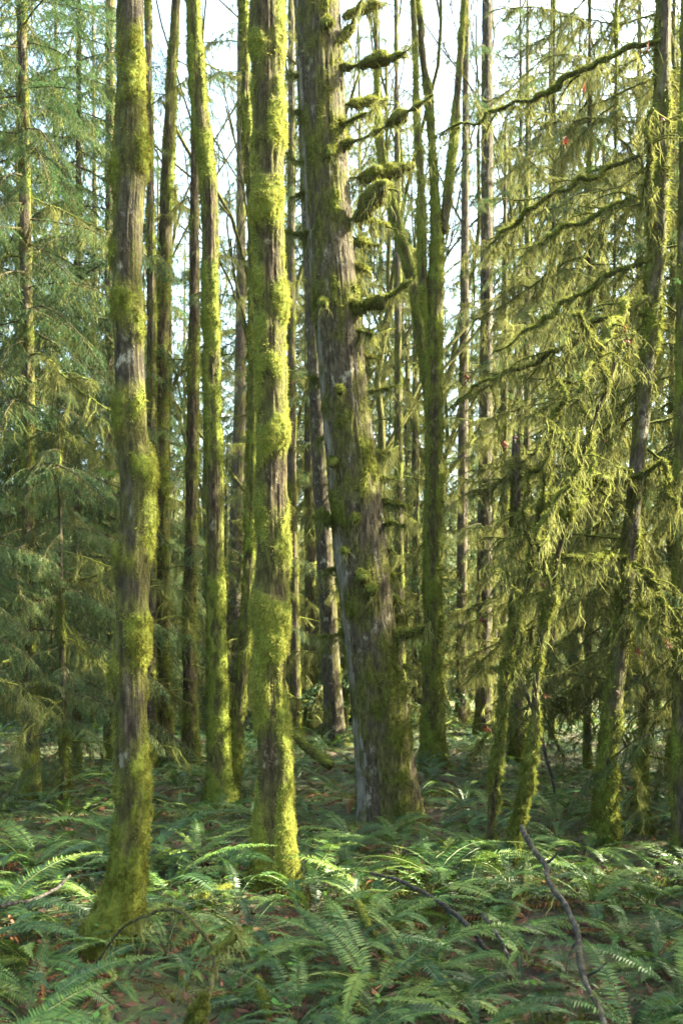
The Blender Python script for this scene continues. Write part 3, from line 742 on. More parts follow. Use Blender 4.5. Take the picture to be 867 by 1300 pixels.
# ------------------------------------------------------------------ boughs (shared meshes)
def hemlock_bough(seed, L=2.2, lod=1.0, moss=1.0, droop=0.9, needle=0.020):
    """Returns (bough Geo: wood 0, needles 1) and (hanging moss Geo). Grows along +X from the origin."""
    rng = np.random.default_rng(seed)
    main = path_pts((0, 0, 0), (1, 0, rng.uniform(-0.05, 0.25)), L, droop, rng, 12, 0.05)
    g, h = Geo(), Geo()
    V, q, t, _ = tube(main, np.linspace(0.015, 0.004, 12), 5); g.add(V, tris=t, quads=q, attr=0.3)
    hp, hl = [], []
    npos, ndir = [], []
    n2 = int(L / (0.058 / lod ** 0.5))
    for i in range(n2):
        s = 0.10 + 0.9 * (i + rng.random()) / n2
        p = along(main, [s])[0]
        tan = unit(along(main, [min(1, s + 0.05)])[0] - along(main, [max(0, s - 0.05)])[0])
        side = 1 if i % 2 else -1
        lat = unit(np.cross((0, 0, 1.0), tan)) * side
        d = tan * rng.uniform(0.35, 0.8) + lat + np.array((0, 0, rng.uniform(-0.35, 0.1)))
        l2 = 0.36 * L * (1 - s) ** 0.8 * rng.uniform(0.45, 1.15) + 0.10
        tw = path_pts(p, d, l2, rng.uniform(0.5, 1.3), rng, 6, 0.08)
        V, q, t, _ = tube(tw, np.linspace(0.005, 0.002, 6), 3, cap=False); g.add(V, quads=q, attr=0.25)
        hp.append(along(tw, rng.random(3)))
        def need(path, length, dens):
            m = max(3, int(length / (0.0085 / dens)))
            ss = rng.random(m)
            pp = along(path, ss); tt = unit(along(path, np.minimum(1, ss + 0.05)) - along(path, np.maximum(0, ss - 0.05)))
            la = unit(np.cross(tt, np.array((0, 0, 1.0)) + rng.normal(0, 0.35, (m, 3)))) * rng.choice((-1, 1), m)[:, None]
            npos.append(pp); ndir.append(unit(la + tt * 0.7 + rng.normal(0, 0.25, (m, 3))))
        need(tw, l2, 1.6 * lod)
        n3 = int(l2 / 0.045 * lod ** 0.5)
        for k in range(n3):
            s3 = 0.15 + 0.85 * (k + rng.random()) / max(n3, 1)
            p3 = along(tw, [s3])[0]
            t2 = unit(tw[-1] - tw[0]); la = unit(np.cross((0, 0, 1.0), t2)) * (1 if k % 2 else -1)
            l3 = rng.uniform(0.06, 0.17) * (1.15 - 0.6 * s3)
            tr3 = path_pts(p3, t2 * 0.7 + la * 0.9 + np.array((0, 0, rng.uniform(-0.5, 0.1))), l3, 0.8, rng, 3, 0.08)
            need(tr3, l3, 1.7 * lod)
    pos, d = np.vstack(npos), np.vstack(ndir)
    m = len(pos); side = unit(np.cross(d, rng.normal(0, 0.5, (m, 3)) + np.array((0, 0, 1.0))))
    ln = rng.uniform(0.7, 1.3, (m, 1)) * needle / lod ** 0.9; w = 0.0042 / lod ** 0.9
    V = np.stack((pos - side * w, pos + side * w, pos + d * ln), 1).reshape(-1, 3)
    g.add(V, tris=np.arange(3 * m).reshape(-1, 3), mat=1)
    # moss sleeve tufts and hanging strands
    nh = int(240 * moss * L / 2.2 * min(1, lod ** 0.5 * 1.2))
    a = along(main, rng.random(nh) ** 1.2)
    cl = fbm(a[:, 0] * 4, a[:, 1] * 4, a[:, 2] * 4 + seed, 2, seed)
    Vs, ts, qs = strands(a, rng.uniform(0.04, 0.22, nh) * (0.3 + 1.7 * sstep(0.4, 0.65, cl)), rng, 0.007 / lod ** 0.6)
    h.add(Vs, tris=ts, quads=qs, mat=0)
    b = np.vstack(hp); b = b[rng.random(len(b)) < moss]
    if len(b):
        Vs, ts, qs = strands(b, rng.uniform(0.03, 0.16, len(b)), rng, 0.007)
        h.add(Vs, tris=ts, quads=qs, mat=0)
    nf = int(420 * moss * min(1, lod * 1.5))
    a = along(main, rng.random(nf))
    Vb, tb = blades(a, rng.normal(0, 1, (nf, 3)), rng.uniform(0.02, 0.045, nf), 0.005, rng, 0.2)
    h.add(Vb, tris=tb, mat=0)
    return g, h

def mossy_bough(seed, L=2.0, lod=1.0, twigs=9, droop=0.7, hang=1.0):
    """A crooked, mostly dead limb wrapped in moss and hung with strands; a few needle sprays at the ends."""
    rng = np.random.default_rng(seed)
    main = path_pts((0, 0, 0), (1, 0, rng.uniform(-0.1, 0.45)), L, droop, rng, 10, 0.13)
    g, h = Geo(), Geo()
    def limb(path, r0, r1, nfz, nh, hl):
        pts = np.column_stack((path, np.linspace(r0, r1, len(path))))
        lg = mossy_branch_geo(pts, rng, seg=6 if lod > 0.8 else 4, lump=0.45, fuzz=0, step=0.05 if lod > 0.8 else 0.14)
        g.merge(lg)
        V = lg.V[0]
        k = rng.integers(0, len(V), nfz)
        ctr = along(path, rng.random(nfz))
        off = rng.normal(0, 1, (nfz, 3)); off = unit(off)
        Vb, tb = blades(ctr + off * r0 * 0.7, off, rng.uniform(0.012, 0.035, nfz), 0.004, rng, 0.3)
        h.add(Vb, tris=tb, mat=0)
        a = along(path, rng.random(nh))
        cl = fbm(a[:, 0] * 5, a[:, 1] * 5, a[:, 2] * 5 + seed, 2, seed)
        Vs, ts, qs = strands(a, rng.uniform(hl[0], hl[1], nh) * (0.2 + 1.5 * sstep(0.38, 0.68, cl)), rng, 0.0042 / lod ** 0.7)
        h.add(Vs, tris=ts, quads=qs, mat=0)
    limb(main, 0.020, 0.008, int(500 * lod), int(170 * hang * lod), (0.03, 0.26))
    npos, ndir = [], []
    for i in range(twigs):
        s = 0.15 + 0.85 * (i + rng.random()) / twigs
        p = along(main, [s])[0]
        d = np.array((rng.uniform(0.2, 1.0), rng.choice((-1, 1)) * rng.uniform(0.4, 1.0), rng.uniform(-0.9, 0.35)))
        l2 = rng.uniform(0.25, 0.75) * L / 2.0
        tw = path_pts(p, d, l2, rng.uniform(0.3, 1.4), rng, 6, 0.16)
        limb(tw, 0.010, 0.004, int(150 * lod), int(58 * hang * lod), (0.03, 0.2))
        m = int(26 * lod)
        ss = 0.4 + 0.6 * rng.random(m); pp = along(tw, ss) + rng.normal(0, 0.03, (m, 3))
        npos.append(pp); ndir.append(unit(rng.normal(0, 1, (m, 3)) + np.array((0.5, 0, -0.2))))
    pos, d = np.vstack(npos), np.vstack(ndir); m = len(pos)
    side = unit(np.cross(d, rng.normal(0, 1, (m, 3))))
    V = np.stack((pos - side * 0.003, pos + side * 0.003, pos + d * 0.022), 1).reshape(-1, 3)
    g.add(V, tris=np.arange(3 * m).reshape(-1, 3), mat=1)
    return g, h

BOUGH_MATS = [M_BARK_DARK, M_NEEDLE, M_HANG]
HEM, MOS, HEM_G, MOS_G = [], [], [], []
for k in range(7):
    g, h = hemlock_bough(300 + k, 2.2, 1.0, (0.15, 0.3, 0.6)[k % 3], 0.7 + 0.12 * (k % 4))
    HEM.append((g.mesh("bough", BOUGH_MATS, (0,)), h.mesh("hanging_moss", [M_HANG], ())))
for k in range(7):
    g, h = mossy_bough(400 + k, 2.0, 1.0, 12 + k % 5, 0.45 + 0.15 * (k % 4), 1.3 + 0.15 * (k % 3))
    MOS.append((g.mesh("bough", BOUGH_MATS, (0,)), h.mesh("hanging_moss", [M_HANG], ())))
for k in range(4):
    HEM_G.append(hemlock_bough(330 + k, 2.2, 0.24, 0.5, 0.8 + 0.1 * k))
    MOS_G.append(mossy_bough(430 + k, 2.0, 0.27, 9, 0.6, 1.15))

def put_bough(root, pair, at, az, tilt, scale, roll=0.0):
    me, mo = pair
    rel = np.array(at) - np.array(root.location)
    b = link("bough", me, root, tuple(rel), (roll, -tilt, az), (scale, scale, scale))
    m = link("hanging_moss", mo, b); m['kind'] = 'stuff'
    return b

def dress(root, tr, n, z0, z1, size, rng, mossy=0.4, tilt=(-0.25, 0.15), az_range=None, taper=0.3, meshes=None):
    """Boughs all the way up a trunk, spiralling round it."""
    az = rng.random() * 6.28
    for i in range(n):
        f = (i + rng.random() * 0.8) / n
        z = z0 + (z1 - z0) * f
        c, r = tr.at(z)
        az += 2.399 + rng.normal(0, 0.3)
        a = az if az_range is None else az_range[0] + (az_range[1] - az_range[0]) * rng.random()
        pool = MOS if rng.random() < mossy else HEM
        sc = size * rng.uniform(0.65, 1.15) * (1 - taper * f)
        put_bough(root, pool[int(rng.integers(len(pool)))], (c[0] + math.cos(a) * r * 0.5, c[1] + math.sin(a) * r * 0.5, z), a, rng.uniform(*tilt), sc, rng.normal(0, 0.15))

rng = np.random.default_rng(90)
for (r, t, nb, sd) in MID:
    if nb:
        zt = EYE + HOR / F * t.Y
        dress(r, t, nb * 2, 1.2, zt, 0.62 if sd not in (71,) else 0.7, rng, mossy=0.55, taper=0.1)

# ------------------------------------------------------------------ hemlocks whose sprays fill the sides
def hemlock(label, ctrl, n, z0, z1, size, mossy, seed, Y=None, material=None, bias=0.0, name="hemlock_tree", tilt=(-0.3, 0.1), az_range=None, extend=3.0, group=None, fuzz=4200, taper=0.3):
    r, t = px_tree(name, label, "tree", ctrl, material or M_BARK_DARK, group=group, Y=Y, extend=extend, seg=22, step=0.085, fuzz=fuzz, fuzz_mat=M_MOSS_GREEN,
                   fuzz_kw=dict(length=(0.012, 0.04), width=0.0045), seed=seed, bias=bias, ridge=0.01, base_moss=0.3)
    dress(r, t, n, z0, z1, size, np.random.default_rng(seed), mossy, tilt, az_range, taper)
    return r, t

hemlock("dark straight hemlock with blue-green feathery sprays, its bare lower trunk above the ferns", [(40, 1012, 24), (39, 900, 21), (37, 700, 20), (36, 500, 19), (33, 300, 18), (30, 100, 16), (28, 0, 15)], 88, 1.3, 9.3, 0.9, 0.08, 801, tilt=(-0.3, 0.05))
hemlock("low young hemlock hung with moss at the foot of the straight hemlock", [(82, 1030, 13), (82, 940, 12), (80, 830, 11), (78, 720, 9), (76, 600, 7), (74, 500, 5)], 44, 0.5, 5.0, 0.55, 0.3, 802, extend=0.1, taper=0.6, tilt=(-0.5, -0.1))
hemlock("hemlock with wide drooping sprays standing behind the straight hemlock", [(98, 985, 14), (98, 800, 13), (99, 500, 11), (100, 200, 9), (101, 0, 7)], 96, 1.0, 10.5, 1.05, 0.1, 803)
hemlock("hemlock beyond the drooping sprays with long moss strands", [(-22, 990, 22), (-20, 700, 20), (-18, 300, 18), (-16, 0, 15)], 72, 1.5, 10.0, 1.05, 0.1, 804)
hemlock("young hemlock between the mottled trunk and the twin stems with soft green sprays", [(180, 960, 12), (181, 800, 10), (182, 600, 8), (183, 420, 5)], 44, 1.5, 6.6, 0.8, 0.2, 805, extend=1.0, taper=0.65)
hemlock("moss-draped thin conifer just past the big conifer's trunk", [(508, 930, 17), (507, 800, 15), (506, 600, 13), (505, 400, 11), (504, 200, 9), (503, 60, 7)], 46, 0.7, 12.5, 0.62, 0.9, 806, Y=18.0, taper=0.2, tilt=(-0.45, 0.0))
hemlock("moss-draped thin conifer past the twin-stemmed tree", [(335, 935, 15), (336, 700, 13), (337, 500, 11), (338, 330, 7)], 28, 0.7, 9.0, 0.75, 0.8, 807, Y=20.0, taper=0.3, tilt=(-0.45, 0.0))
hemlock("moss-draped conifer showing through between golden trunk and big conifer", [(395, 930, 18), (394, 700, 16), (392, 500, 13), (390, 300, 8)], 32, 0.7, 10.5, 0.8, 0.8, 808, Y=21.5, taper=0.3, tilt=(-0.45, 0.0))
hemlock("hemlock with broad blue-green sprays spreading low beside the slender mottled trunk", [(-72, 1052, 22), (-72, 800, 20), (-71, 500, 17), (-70, 200, 14)], 12, 1.6, 2.9, 0.55, 0.1, 809, az_range=(-0.8, 0.7), tilt=(-0.25, 0.05), taper=0.1)
# the dense mossy side
rootI, trI = hemlock("leaning dark hemlock with arching mossy limbs and curtains of hanging moss", [(767, 1074, 31), (768, 1020, 28), (770, 960, 26), (779, 890, 26), (789, 802, 25), (795, 731, 25), (802, 660, 25), (811, 560, 25), (822, 450, 26), (832, 330, 27), (838, 200, 26), (841, 60, 24), (842, -20, 22)],
                     30, 1.9, 6.8, 0.6, 0.9, 810, bias=0.06, fuzz=22000, tilt=(-0.5, 0.2), az_range=(-0.4, 3.5))
hemlock("small dead hemlock smothered in hanging moss beside the leaning hemlock", [(818, 1058, 20), (815, 1000, 17), (815, 943, 16), (818, 872, 14), (813, 800, 12), (808, 700, 9), (806, 600, 5)], 26, 0.45, 3.0, 0.42, 1.0, 811, extend=0.4, taper=0.4, bias=0.1, tilt=(-0.8, -0.2))
hemlock("dark mossy trunk draped with long strands at the edge of the mossy thicket", [(864, 1082, 26), (862, 980, 24), (863, 850, 24), (864, 650, 23), (867, 400, 22), (870, 150, 20), (872, 0, 18)], 18, 0.8, 3.2, 0.5, 0.9, 812, bias=0.05, tilt=(-0.5, 0.0))
hemlock("hemlock thick with needles and moss, behind the leaning dark hemlock", [(745, 975, 12), (746, 800, 11), (747, 500, 9), (748, 200, 8), (748, 0, 6)], 56, 1.1, 10.6, 0.95, 0.85, 813, tilt=(-0.4, 0.05))
hemlock("hemlock with long mossy boughs reaching towards the forked mossy tree", [(700, 950, 11), (701, 800, 10), (702, 500, 8), (703, 200, 7), (703, 0, 5)], 54, 1.4, 11.6, 0.95, 0.8, 814, tilt=(-0.4, 0.05), Y=16.2)
hemlock("hemlock behind the edge of the mossy thicket, thick with drooping boughs", [(850, 985, 13), (850, 800, 12), (852, 500, 10), (854, 200, 8), (855, 0, 7)], 60, 1.0, 10.6, 1.0, 0.75, 815, tilt=(-0.4, 0.05))
hemlock("thin hemlock behind the straight grey conifer trunk", [(640, 938, 14), (640, 700, 12), (640, 450, 10), (641, 250, 6)], 30, 1.0, 9.0, 0.75, 0.85, 816, tilt=(-0.4, 0.05), extend=1.5)

hemlock("hemlock curtained with moss just behind the bent vine maple", [(775, 1000, 9), (776, 850, 8), (778, 600, 7), (780, 300, 6), (782, 0, 5)], 52, 1.2, 8.8, 0.85, 0.9, 817, tilt=(-0.5, 0.1))
hemlock("hemlock at the edge of the thicket with dense grey-green boughs", [(905, 1010, 18), (905, 700, 17), (905, 300, 15), (905, 0, 12)], 56, 1.4, 8.6, 0.95, 0.5, 818, tilt=(-0.4, 0.1))
hemlock("mossy hemlock filling the gap past the forked mossy tree", [(668, 945, 13), (668, 700, 12), (669, 400, 10), (669, 200, 7)], 40, 0.8, 11.5, 0.8, 0.85, 819, Y=18.5, tilt=(-0.45, 0.05), taper=0.4)
hemlock("moss-draped hemlock seen between the big conifer and forked mossy tree", [(528, 935, 12), (528, 700, 11), (527, 450, 8), (527, 330, 5)], 34, 0.8, 9.6, 0.85, 0.8, 820, Y=22.5, tilt=(-0.45, 0.05), taper=0.5, extend=1.0)
# arching limbs of the leaning hemlock
limbs = [
    ([(824, 380, 13), (806, 384, 14), (790, 394, 15), (776, 416, 14), (762, 444, 12), (748, 470, 10), (730, 493, 7)], -0.9),
    ([(818, 400, 10), (787, 394, 11), (750, 416, 11), (712, 440, 10), (680, 462, 9), (648, 477, 8), (606, 496, 7), (572, 513, 5)], 0.9),
    ([(829, 328, 10), (808, 337, 10), (775, 352, 10), (744, 369, 9), (712, 387, 8), (680, 415, 7), (656, 436, 5), (631, 450, 3)], 0.5),
    ([(800, 604, 13), (780, 607, 14), (758, 613, 14), (740, 620, 13), (722, 634, 11), (698, 660, 8)], -0.7),
    ([(793, 708, 14), (772, 706, 17), (758, 704, 16), (740, 706, 12), (719, 710, 6)], -0.5),
    ([(839, 52, 9), (808, 60, 10), (766, 82, 10), (726, 99, 12), (705, 112, 13), (677, 124, 9), (640, 140, 7), (600, 155, 5), (560, 170, 4)], 0.8),
    ([(834, 244, 9), (815, 251, 10), (775, 266, 9), (730, 283, 8), (702, 298, 7), (680, 312, 5)], 0.4),
    ([(838, 190, 9), (790, 205, 9), (745, 222, 9), (702, 244, 8), (666, 276, 7), (640, 298, 5), (613, 319, 4)], 0.6),
    ([(798, 716, 8), (808, 720, 9), (824, 736, 9), (840, 758, 8), (861, 790, 6)], -0.5),
    ([(790, 780, 6), (806, 772, 7), (824, 790, 7), (838, 812, 5)], -0.4),
    ([(800, 640, 7), (815, 600, 9), (832, 590, 9), (850, 615, 8), (860, 650, 5)], -0.6),
    ([(832, 300, 10), (820, 260, 12), (815, 220, 12), (824, 180, 11), (836, 140, 9)], -0.4),
    ([(824, 470, 8), (800, 500, 9), (782, 530, 9), (770, 570, 7)], 0.3),
]
for i, (pts, dy) in enumerate(limbs):
    pts = [(a, b, w * 0.6) for a, b, w in pts]
    px_branch(rootI, pts, trI.Y - 0.05, "mossy_limb", dy, seed=900 + i, fuzz=2400, hang=400, hang_len=(0.02, 0.22), lump=0.45, fuzz_len=(0.010, 0.03), fuzz_w=0.0028, seg=10, wobble=0.22, twigs=9, twig_len=(0.2, 0.7))

# vine maples
def vine_maple(label, stems, side, seed):
    stems = [(a, b, w * 0.88) for a, b, w in stems]
    tr = Trunk(stems, extend=0, flare=0.15, sink=0.15, coat=0.02)
    root = thing("vine_maple", label, "tree", tuple(tr.base))
    add_trunk(root, tr, M_BARK_BROWN, name="stem", seg=28, step=0.02, fuzz=24000, fuzz_mat=M_MOSS_GREEN, fuzz_kw=dict(length=(0.010, 0.03), width=0.0028), seed=seed, bias=0.10, ridge=0.006, base_moss=0.1, lump_noise=0.022)
    for k, (pts, dy) in enumerate(side):
        pts = [(a, b, w * 0.65) for a, b, w in pts]
        px_branch(root, pts, tr.Y, "mossy_limb", dy, seed=seed + 10 + k, fuzz=2400, hang=260, hang_len=(0.02, 0.17), lump=0.4, fuzz_len=(0.010, 0.03), fuzz_w=0.0028, wobble=0.2, twigs=6, twig_len=(0.15, 0.5))
    g = Geo(); rg = np.random.default_rng(seed + 3)
    k = rg.integers(len(tr.path) // 3, len(tr.path), 320)
    Vs, ts, qs = strands(tr.path[k] + rg.normal(0, 0.03, (320, 3)), rg.uniform(0.03, 0.16, 320) * rg.random(320), rg, 0.005)
    g.add(Vs, tris=ts, quads=qs)
    h = link("hanging_moss", g.mesh("hanging_moss", [M_HANG], (), tr.base), root); h['kind'] = 'stuff'
    return root, tr
_, VM1 = vine_maple("thin mossy vine maple, the straighter of two stems beside the dark fallen stick", [(617, 1095, 24), (622, 1050, 19), (627, 1000, 18), (633, 943, 18), (640, 872, 19), (649, 819, 20), (658, 785, 17), (668, 750, 15), (677, 690, 14), (688, 630, 12), (700, 560, 10)],
           [([(664, 765, 9), (690, 700, 10), (697, 660, 10), (700, 600, 8)], 0.4), ([(675, 700, 8), (664, 660, 8), (668, 610, 7), (690, 560, 6)], -0.4), ([(640, 880, 5), (660, 820, 4), (650, 760, 4), (640, 700, 3)], -0.5)], 851)
_, VM2 = vine_maple("bent mossy vine maple arching over towards the leaning dark hemlock", [(645, 1108, 28), (655, 1050, 22), (668, 996, 20), (677, 936, 19), (680, 870, 18), (683, 830, 17), (693, 785, 16), (702, 731, 15), (716, 671, 13), (735, 590, 12), (757, 526, 11), (772, 486, 11), (788, 432, 9)],
           [([(716, 668, 9), (745, 610, 9), (752, 560, 8), (745, 510, 6)], 0.5), ([(700, 745, 8), (690, 690, 9), (700, 640, 9), (724, 600, 7), (740, 550, 5)], -0.4), ([(735, 590, 8), (715, 555, 8), (706, 515, 7), (712, 480, 5)], 0.4), ([(770, 490, 7), (758, 450, 7), (735, 420, 7), (722, 400, 6)], -0.3)], 871)

# ------------------------------------------------------------------ trees further off: trunk and one crown each
def remap(g, m):
    g.TM = [np.full_like(t, m) for t in g.TM]; g.QM = [np.full_like(t, m) for t in g.QM]
    return g
for (_, h) in HEM_G + MOS_G: remap(h, 2)

def far_crown(seed, H, n, z0, size, mossy, taper):
    rg = np.random.default_rng(seed); g = Geo(); az = 0
    for i in range(n):
        f = (i + rg.random()) / n
        z = z0 + (H - z0) * f
        az += 2.4 + rg.normal(0, 0.3)
        b, h = (MOS_G if rg.random() < mossy else HEM_G)[int(rg.integers(4))]
        sc = size * rg.uniform(0.7, 1.15) * (1 - taper * f)
        M = Matrix.Translation((math.cos(az) * 0.05, math.sin(az) * 0.05, z)) @ Euler((0, rg.uniform(0.0, 0.35), az)).to_matrix().to_4x4() @ Matrix.Scale(sc, 4)
        g.merge(b, M); g.merge(h, M)
    return g.mesh("crown", BOUGH_MATS, (0,))

def far_trunk(seed, H, r):
    pts = np.array([(0, 0, -0.5, r * 1.15), (0.03, 0, H * 0.3, r * 0.9), (-0.05, 0.03, H * 0.65, r * 0.6), (0.0, 0.0, H, 0.02)])
    c = catmull(pts, 40)
    class T: pass
    t = T(); t.L = H + 0.5; t.path = c[:, :3]; t.rad = c[:, 3]; t.base = np.zeros(3); t.Y = 25
    V, q, tt, attr = trunk_geo(t, 20, 0.25, ridge=0.02, bias=0.02, seed=seed, base_moss=0.3)
    return Geo().add(V, tris=tt, quads=q, attr=attr).mesh("trunk", [M_BARK_DARK], (0,))

FAR = {
    'young': [(far_trunk(1, 7.5, 0.07), far_crown(501, 7.4, 66, 0.3, 1.1, 0.45, 0.75)), (far_trunk(2, 6.5, 0.06), far_crown(502, 6.4, 54, 0.3, 0.95, 0.65, 0.7)), (far_trunk(5, 7.0, 0.06), far_crown(505, 6.9, 56, 0.3, 0.95, 0.3, 0.75))],
    'tall': [(far_trunk(3, 22, 0.13), far_crown(503, 21.5, 74, 2.0, 1.5, 0.4, 0.55)), (far_trunk(4, 20, 0.12), far_crown(504, 19.5, 76, 3.0, 1.4, 0.25, 0.5))],
}
FAR['high'] = [(FAR['tall'][0][0], far_crown(506, 21.5, 64, 7.5, 1.5, 0.35, 0.4)), (FAR['tall'][1][0], far_crown(507, 19.5, 58, 7.0, 1.4, 0.5, 0.35))]
def far_tree(px, Y, kind, k, label, group, s=1.0, rot=0.0, name="hemlock_tree"):
    x = (px - CX) / F * Y
    r = thing(name, label, "tree", (x, Y, float(ground_z(x, Y))), group, (0, 0, rot))
    r.scale = (s, s, s)
    t, c = FAR[kind][k % len(FAR[kind])]
    link("trunk", t, r); link("crown", c, r)
    return r
COLS = [(-80, "the straight dark hemlock"), (40, "the straight dark hemlock"), (165, "the mottled trunk"), (275, "the twin-stemmed tree"), (345, "the sunlit trunk"), (445, "the leaning conifer"), (551, "the forked tree"), (617, "the thin grey conifer"), (690, "the vine maples"), (800, "the dark leaning hemlock")]
def behind(px):
    for (a, na), (b, nb) in zip(COLS, COLS[1:]):
        if a <= px < b:
            if b - px < 22: return "behind " + nb
            if px - a < 22 or na == nb: return "behind " + na
            return "far back between " + na + " and " + nb
    return "far past " + COLS[-1][1] if px >= 800 else "behind " + COLS[0][1]
rg = np.random.default_rng(55)
i = 0
for (Y0, Y1, n, lo, hi, sl) in ((19.5, 23.5, 8, -40, 800, 0), (25, 30, 8, -50, 540, 0), (36, 36, 40, -70, 935, 16), (40, 40, 30, -70, 935, 16)):
    for k in range(n):
        px = lo + (hi - lo) * (k + rg.uniform(0.1, 0.9)) / n
        Y = rg.uniform(Y0, Y1) + sl * (px - lo) / (hi - lo) + (rg.normal(0, 0.5) if sl else 0)
        if 690 < px < 775 and Y < 32: continue
        lab = ("sunlit young hemlock " if sl else "half-shaded young hemlock ") + behind(px)
        lab = (lab, lab)
        far_tree(px, Y, 'young', i, *lab, rg.uniform(0.8, 1.25) * (1.1 if sl else 1.0), rg.random() * 6.28)
        i += 1
tall = [(-30, 19), (25, 24), (70, 29), (118, 24), (-60, 30), (660, 24), (150, 36), (235, 44), (345, 46), (470, 47), (565, 50), (40, 40), (200, 43), (275, 45), (310, 50), (395, 46), (440, 49), (515, 52), (600, 54), (640, 50), (690, 56), (760, 55), (840, 58), (100, 44), (250, 54), (370, 56), (262, 33), (305, 37), (455, 33), (520, 36), (592, 34), (215, 36), (415, 38), (700, 30), (765, 33), (640, 30), (835, 31), (482, 33)]
for k, (px, Y) in enumerate(tall):
    far_tree(px, Y, 'tall', k, "tall distant hemlock " + behind(px), "tall hemlocks " + behind(px), rg.uniform(0.85, 1.15), rg.random() * 6.28)

for k, (px, Y) in enumerate([(352, 31), (405, 29), (508, 31), (672, 28), (735, 30), (812, 25), (860, 27)]):
    far_tree(px, Y, 'high', k, "high-crowned hemlock " + behind(px), "high-crowned hemlocks " + behind(px), rg.uniform(0.85, 1.1), rg.random() * 6.28)

# bare deciduous trees against the sky
def bare_tree(px, Y, H, r, seed, label):
    rg = np.random.default_rng(seed)
    x = (px - CX) / F * Y
    base = np.array((x, Y, float(ground_z(x, Y))))
    root = thing("bare_maple_tree", label, "tree", tuple(base))
    g = Geo(); gl = Geo()
    def grow(p, d, L, r0, depth, geo):
        n = 6
        pts = [p]; dd = unit(d)
        for _ in range(n):
            dd = unit(dd + rg.normal(0, 0.13, 3) + np.array((0, 0, 0.06)))
            pts.append(pts[-1] + dd * L / n)
        pts = np.array(pts)
        V, q, t, _ = tube(catmull(pts, 12 if depth < 2 else 6), np.linspace(r0, r0 * 0.6, 12 if depth < 2 else 6), 8 if depth == 0 else 5 if depth < 2 else 3); geo.add(V, tris=t, quads=q, attr=0.62 if depth < 2 else 0.45)
        if depth >= 4: return
        for k in range(3 if depth else 4):
            s = rg.uniform(0.45, 1.0)
            nd = unit(dd + rg.normal(0, 0.45, 3) + np.array((0, 0, 0.35)))
            grow(along(pts, [s])[0], nd, L * rg.uniform(0.5, 0.75), r0 * 0.5, depth + 1, gl)
    grow(base - (0, 0, 0.3), np.array((rg.normal(0, 0.03), 0, 1.0)), H * 0.55, r, 0, g)
    link("trunk", g.mesh("trunk", [M_BARK_BROWN], (0,), base), root)
    link("crown", gl.mesh("crown", [M_BARK_BROWN], (0,), base), root)
bare_tree(292, 23, 17, 0.16, 1, "bare maple with thin ascending limbs seen between twin stems and golden trunk")
bare_tree(478, 25, 18, 0.15, 2, "bare maple with thin limbs behind the big conifer's upper stubs")
bare_tree(575, 27, 19, 0.14, 3, "bare maple with mossy limbs past the forked mossy tree")
bare_tree(225, 29, 19, 0.15, 4, "bare thin-limbed maple between the mottled trunk and twin stems")

for q_, (px_, Y_) in enumerate([(320, 21), (445, 22), (600, 24), (505, 30), (265, 31)]):
    bare_tree(px_, Y_, 16 + q_, 0.10, 20 + q_, ("bare slim maple whose twigs cross behind the sunlit brown trunk", "bare slim maple half hidden by the leaning conifer's top", "bare slim maple next to the straight grey conifer",
              "bare slim maple deep between conifer and forked tree", "bare slim maple deep behind the twin-stemmed tree")[q_])

# unseen hemlocks added beyond the view, most placed to block the low sun
for k, (x, Y, kind, s) in enumerate([
        (7.5, 5.6, 'tall', 0.7), (10.5, 6.0, 'tall', 0.75), (5.2, 4.5, 'young', 1.0), (8.0, 2.9, 'tall', 0.8), (11.5, 3.4, 'tall', 0.9), (14, 6.6, 'tall', 0.85), (9.0, 6.4, 'tall', 0.6), (12.2, 6.8, 'tall', 0.75),
        (4.9, 8.0, 'young', 0.42), (5.9, 8.3, 'young', 0.5), (4.4, 7.3, 'young', 0.36), (5.2, 6.9, 'young', 0.42), (6.7, 8.4, 'young', 0.55), (5.0, 9.2, 'young', 0.55), (7.6, 8.6, 'young', 0.62),
        (6.2, 10.7, 'young', 1.3), (5.8, 10.0, 'tall', 0.45), (6.9, 9.9, 'tall', 0.47), (9.3, 10.6, 'tall', 0.5), (8.4, 9.9, 'tall', 0.45), (6.5, 11.1, 'tall', 0.46), (7.7, 10.2, 'tall', 0.46), (5.6, 9.7, 'tall', 0.42), (6.2, 6.5, 'tall', 0.42), (8.5, 7.2, 'tall', 0.42), (10.0, 7.4, 'tall', 0.45), (3.1, 5.9, 'young', 0.33), (3.3, 6.6, 'young', 0.34), (3.5, 7.3, 'young', 0.36), (3.8, 8.0, 'young', 0.38), (4.2, 8.7, 'young', 0.4), (3.9, 6.9, 'young', 0.38), (7.6, 15.0, 'tall', 1.0), (10.5, 15.8, 'tall', 1.0), (11.4, 14.0, 'tall', 0.8), (6.6, 13.6, 'young', 1.3),
        (-7, 3.0, 'tall', 0.9), (-9, 7, 'tall', 1.0)]):
    r = thing("hemlock_tree", "unseen hemlock added outside the framed view to shade the wood", "tree", (x, Y, float(ground_z(x, Y))), "unseen hemlocks added for shade", (0, 0, k * 1.3))
    r.scale = (s, s, s)
    t, c = FAR[kind][k % len(FAR[kind])]
    link("trunk", t, r); link("crown", c, r)

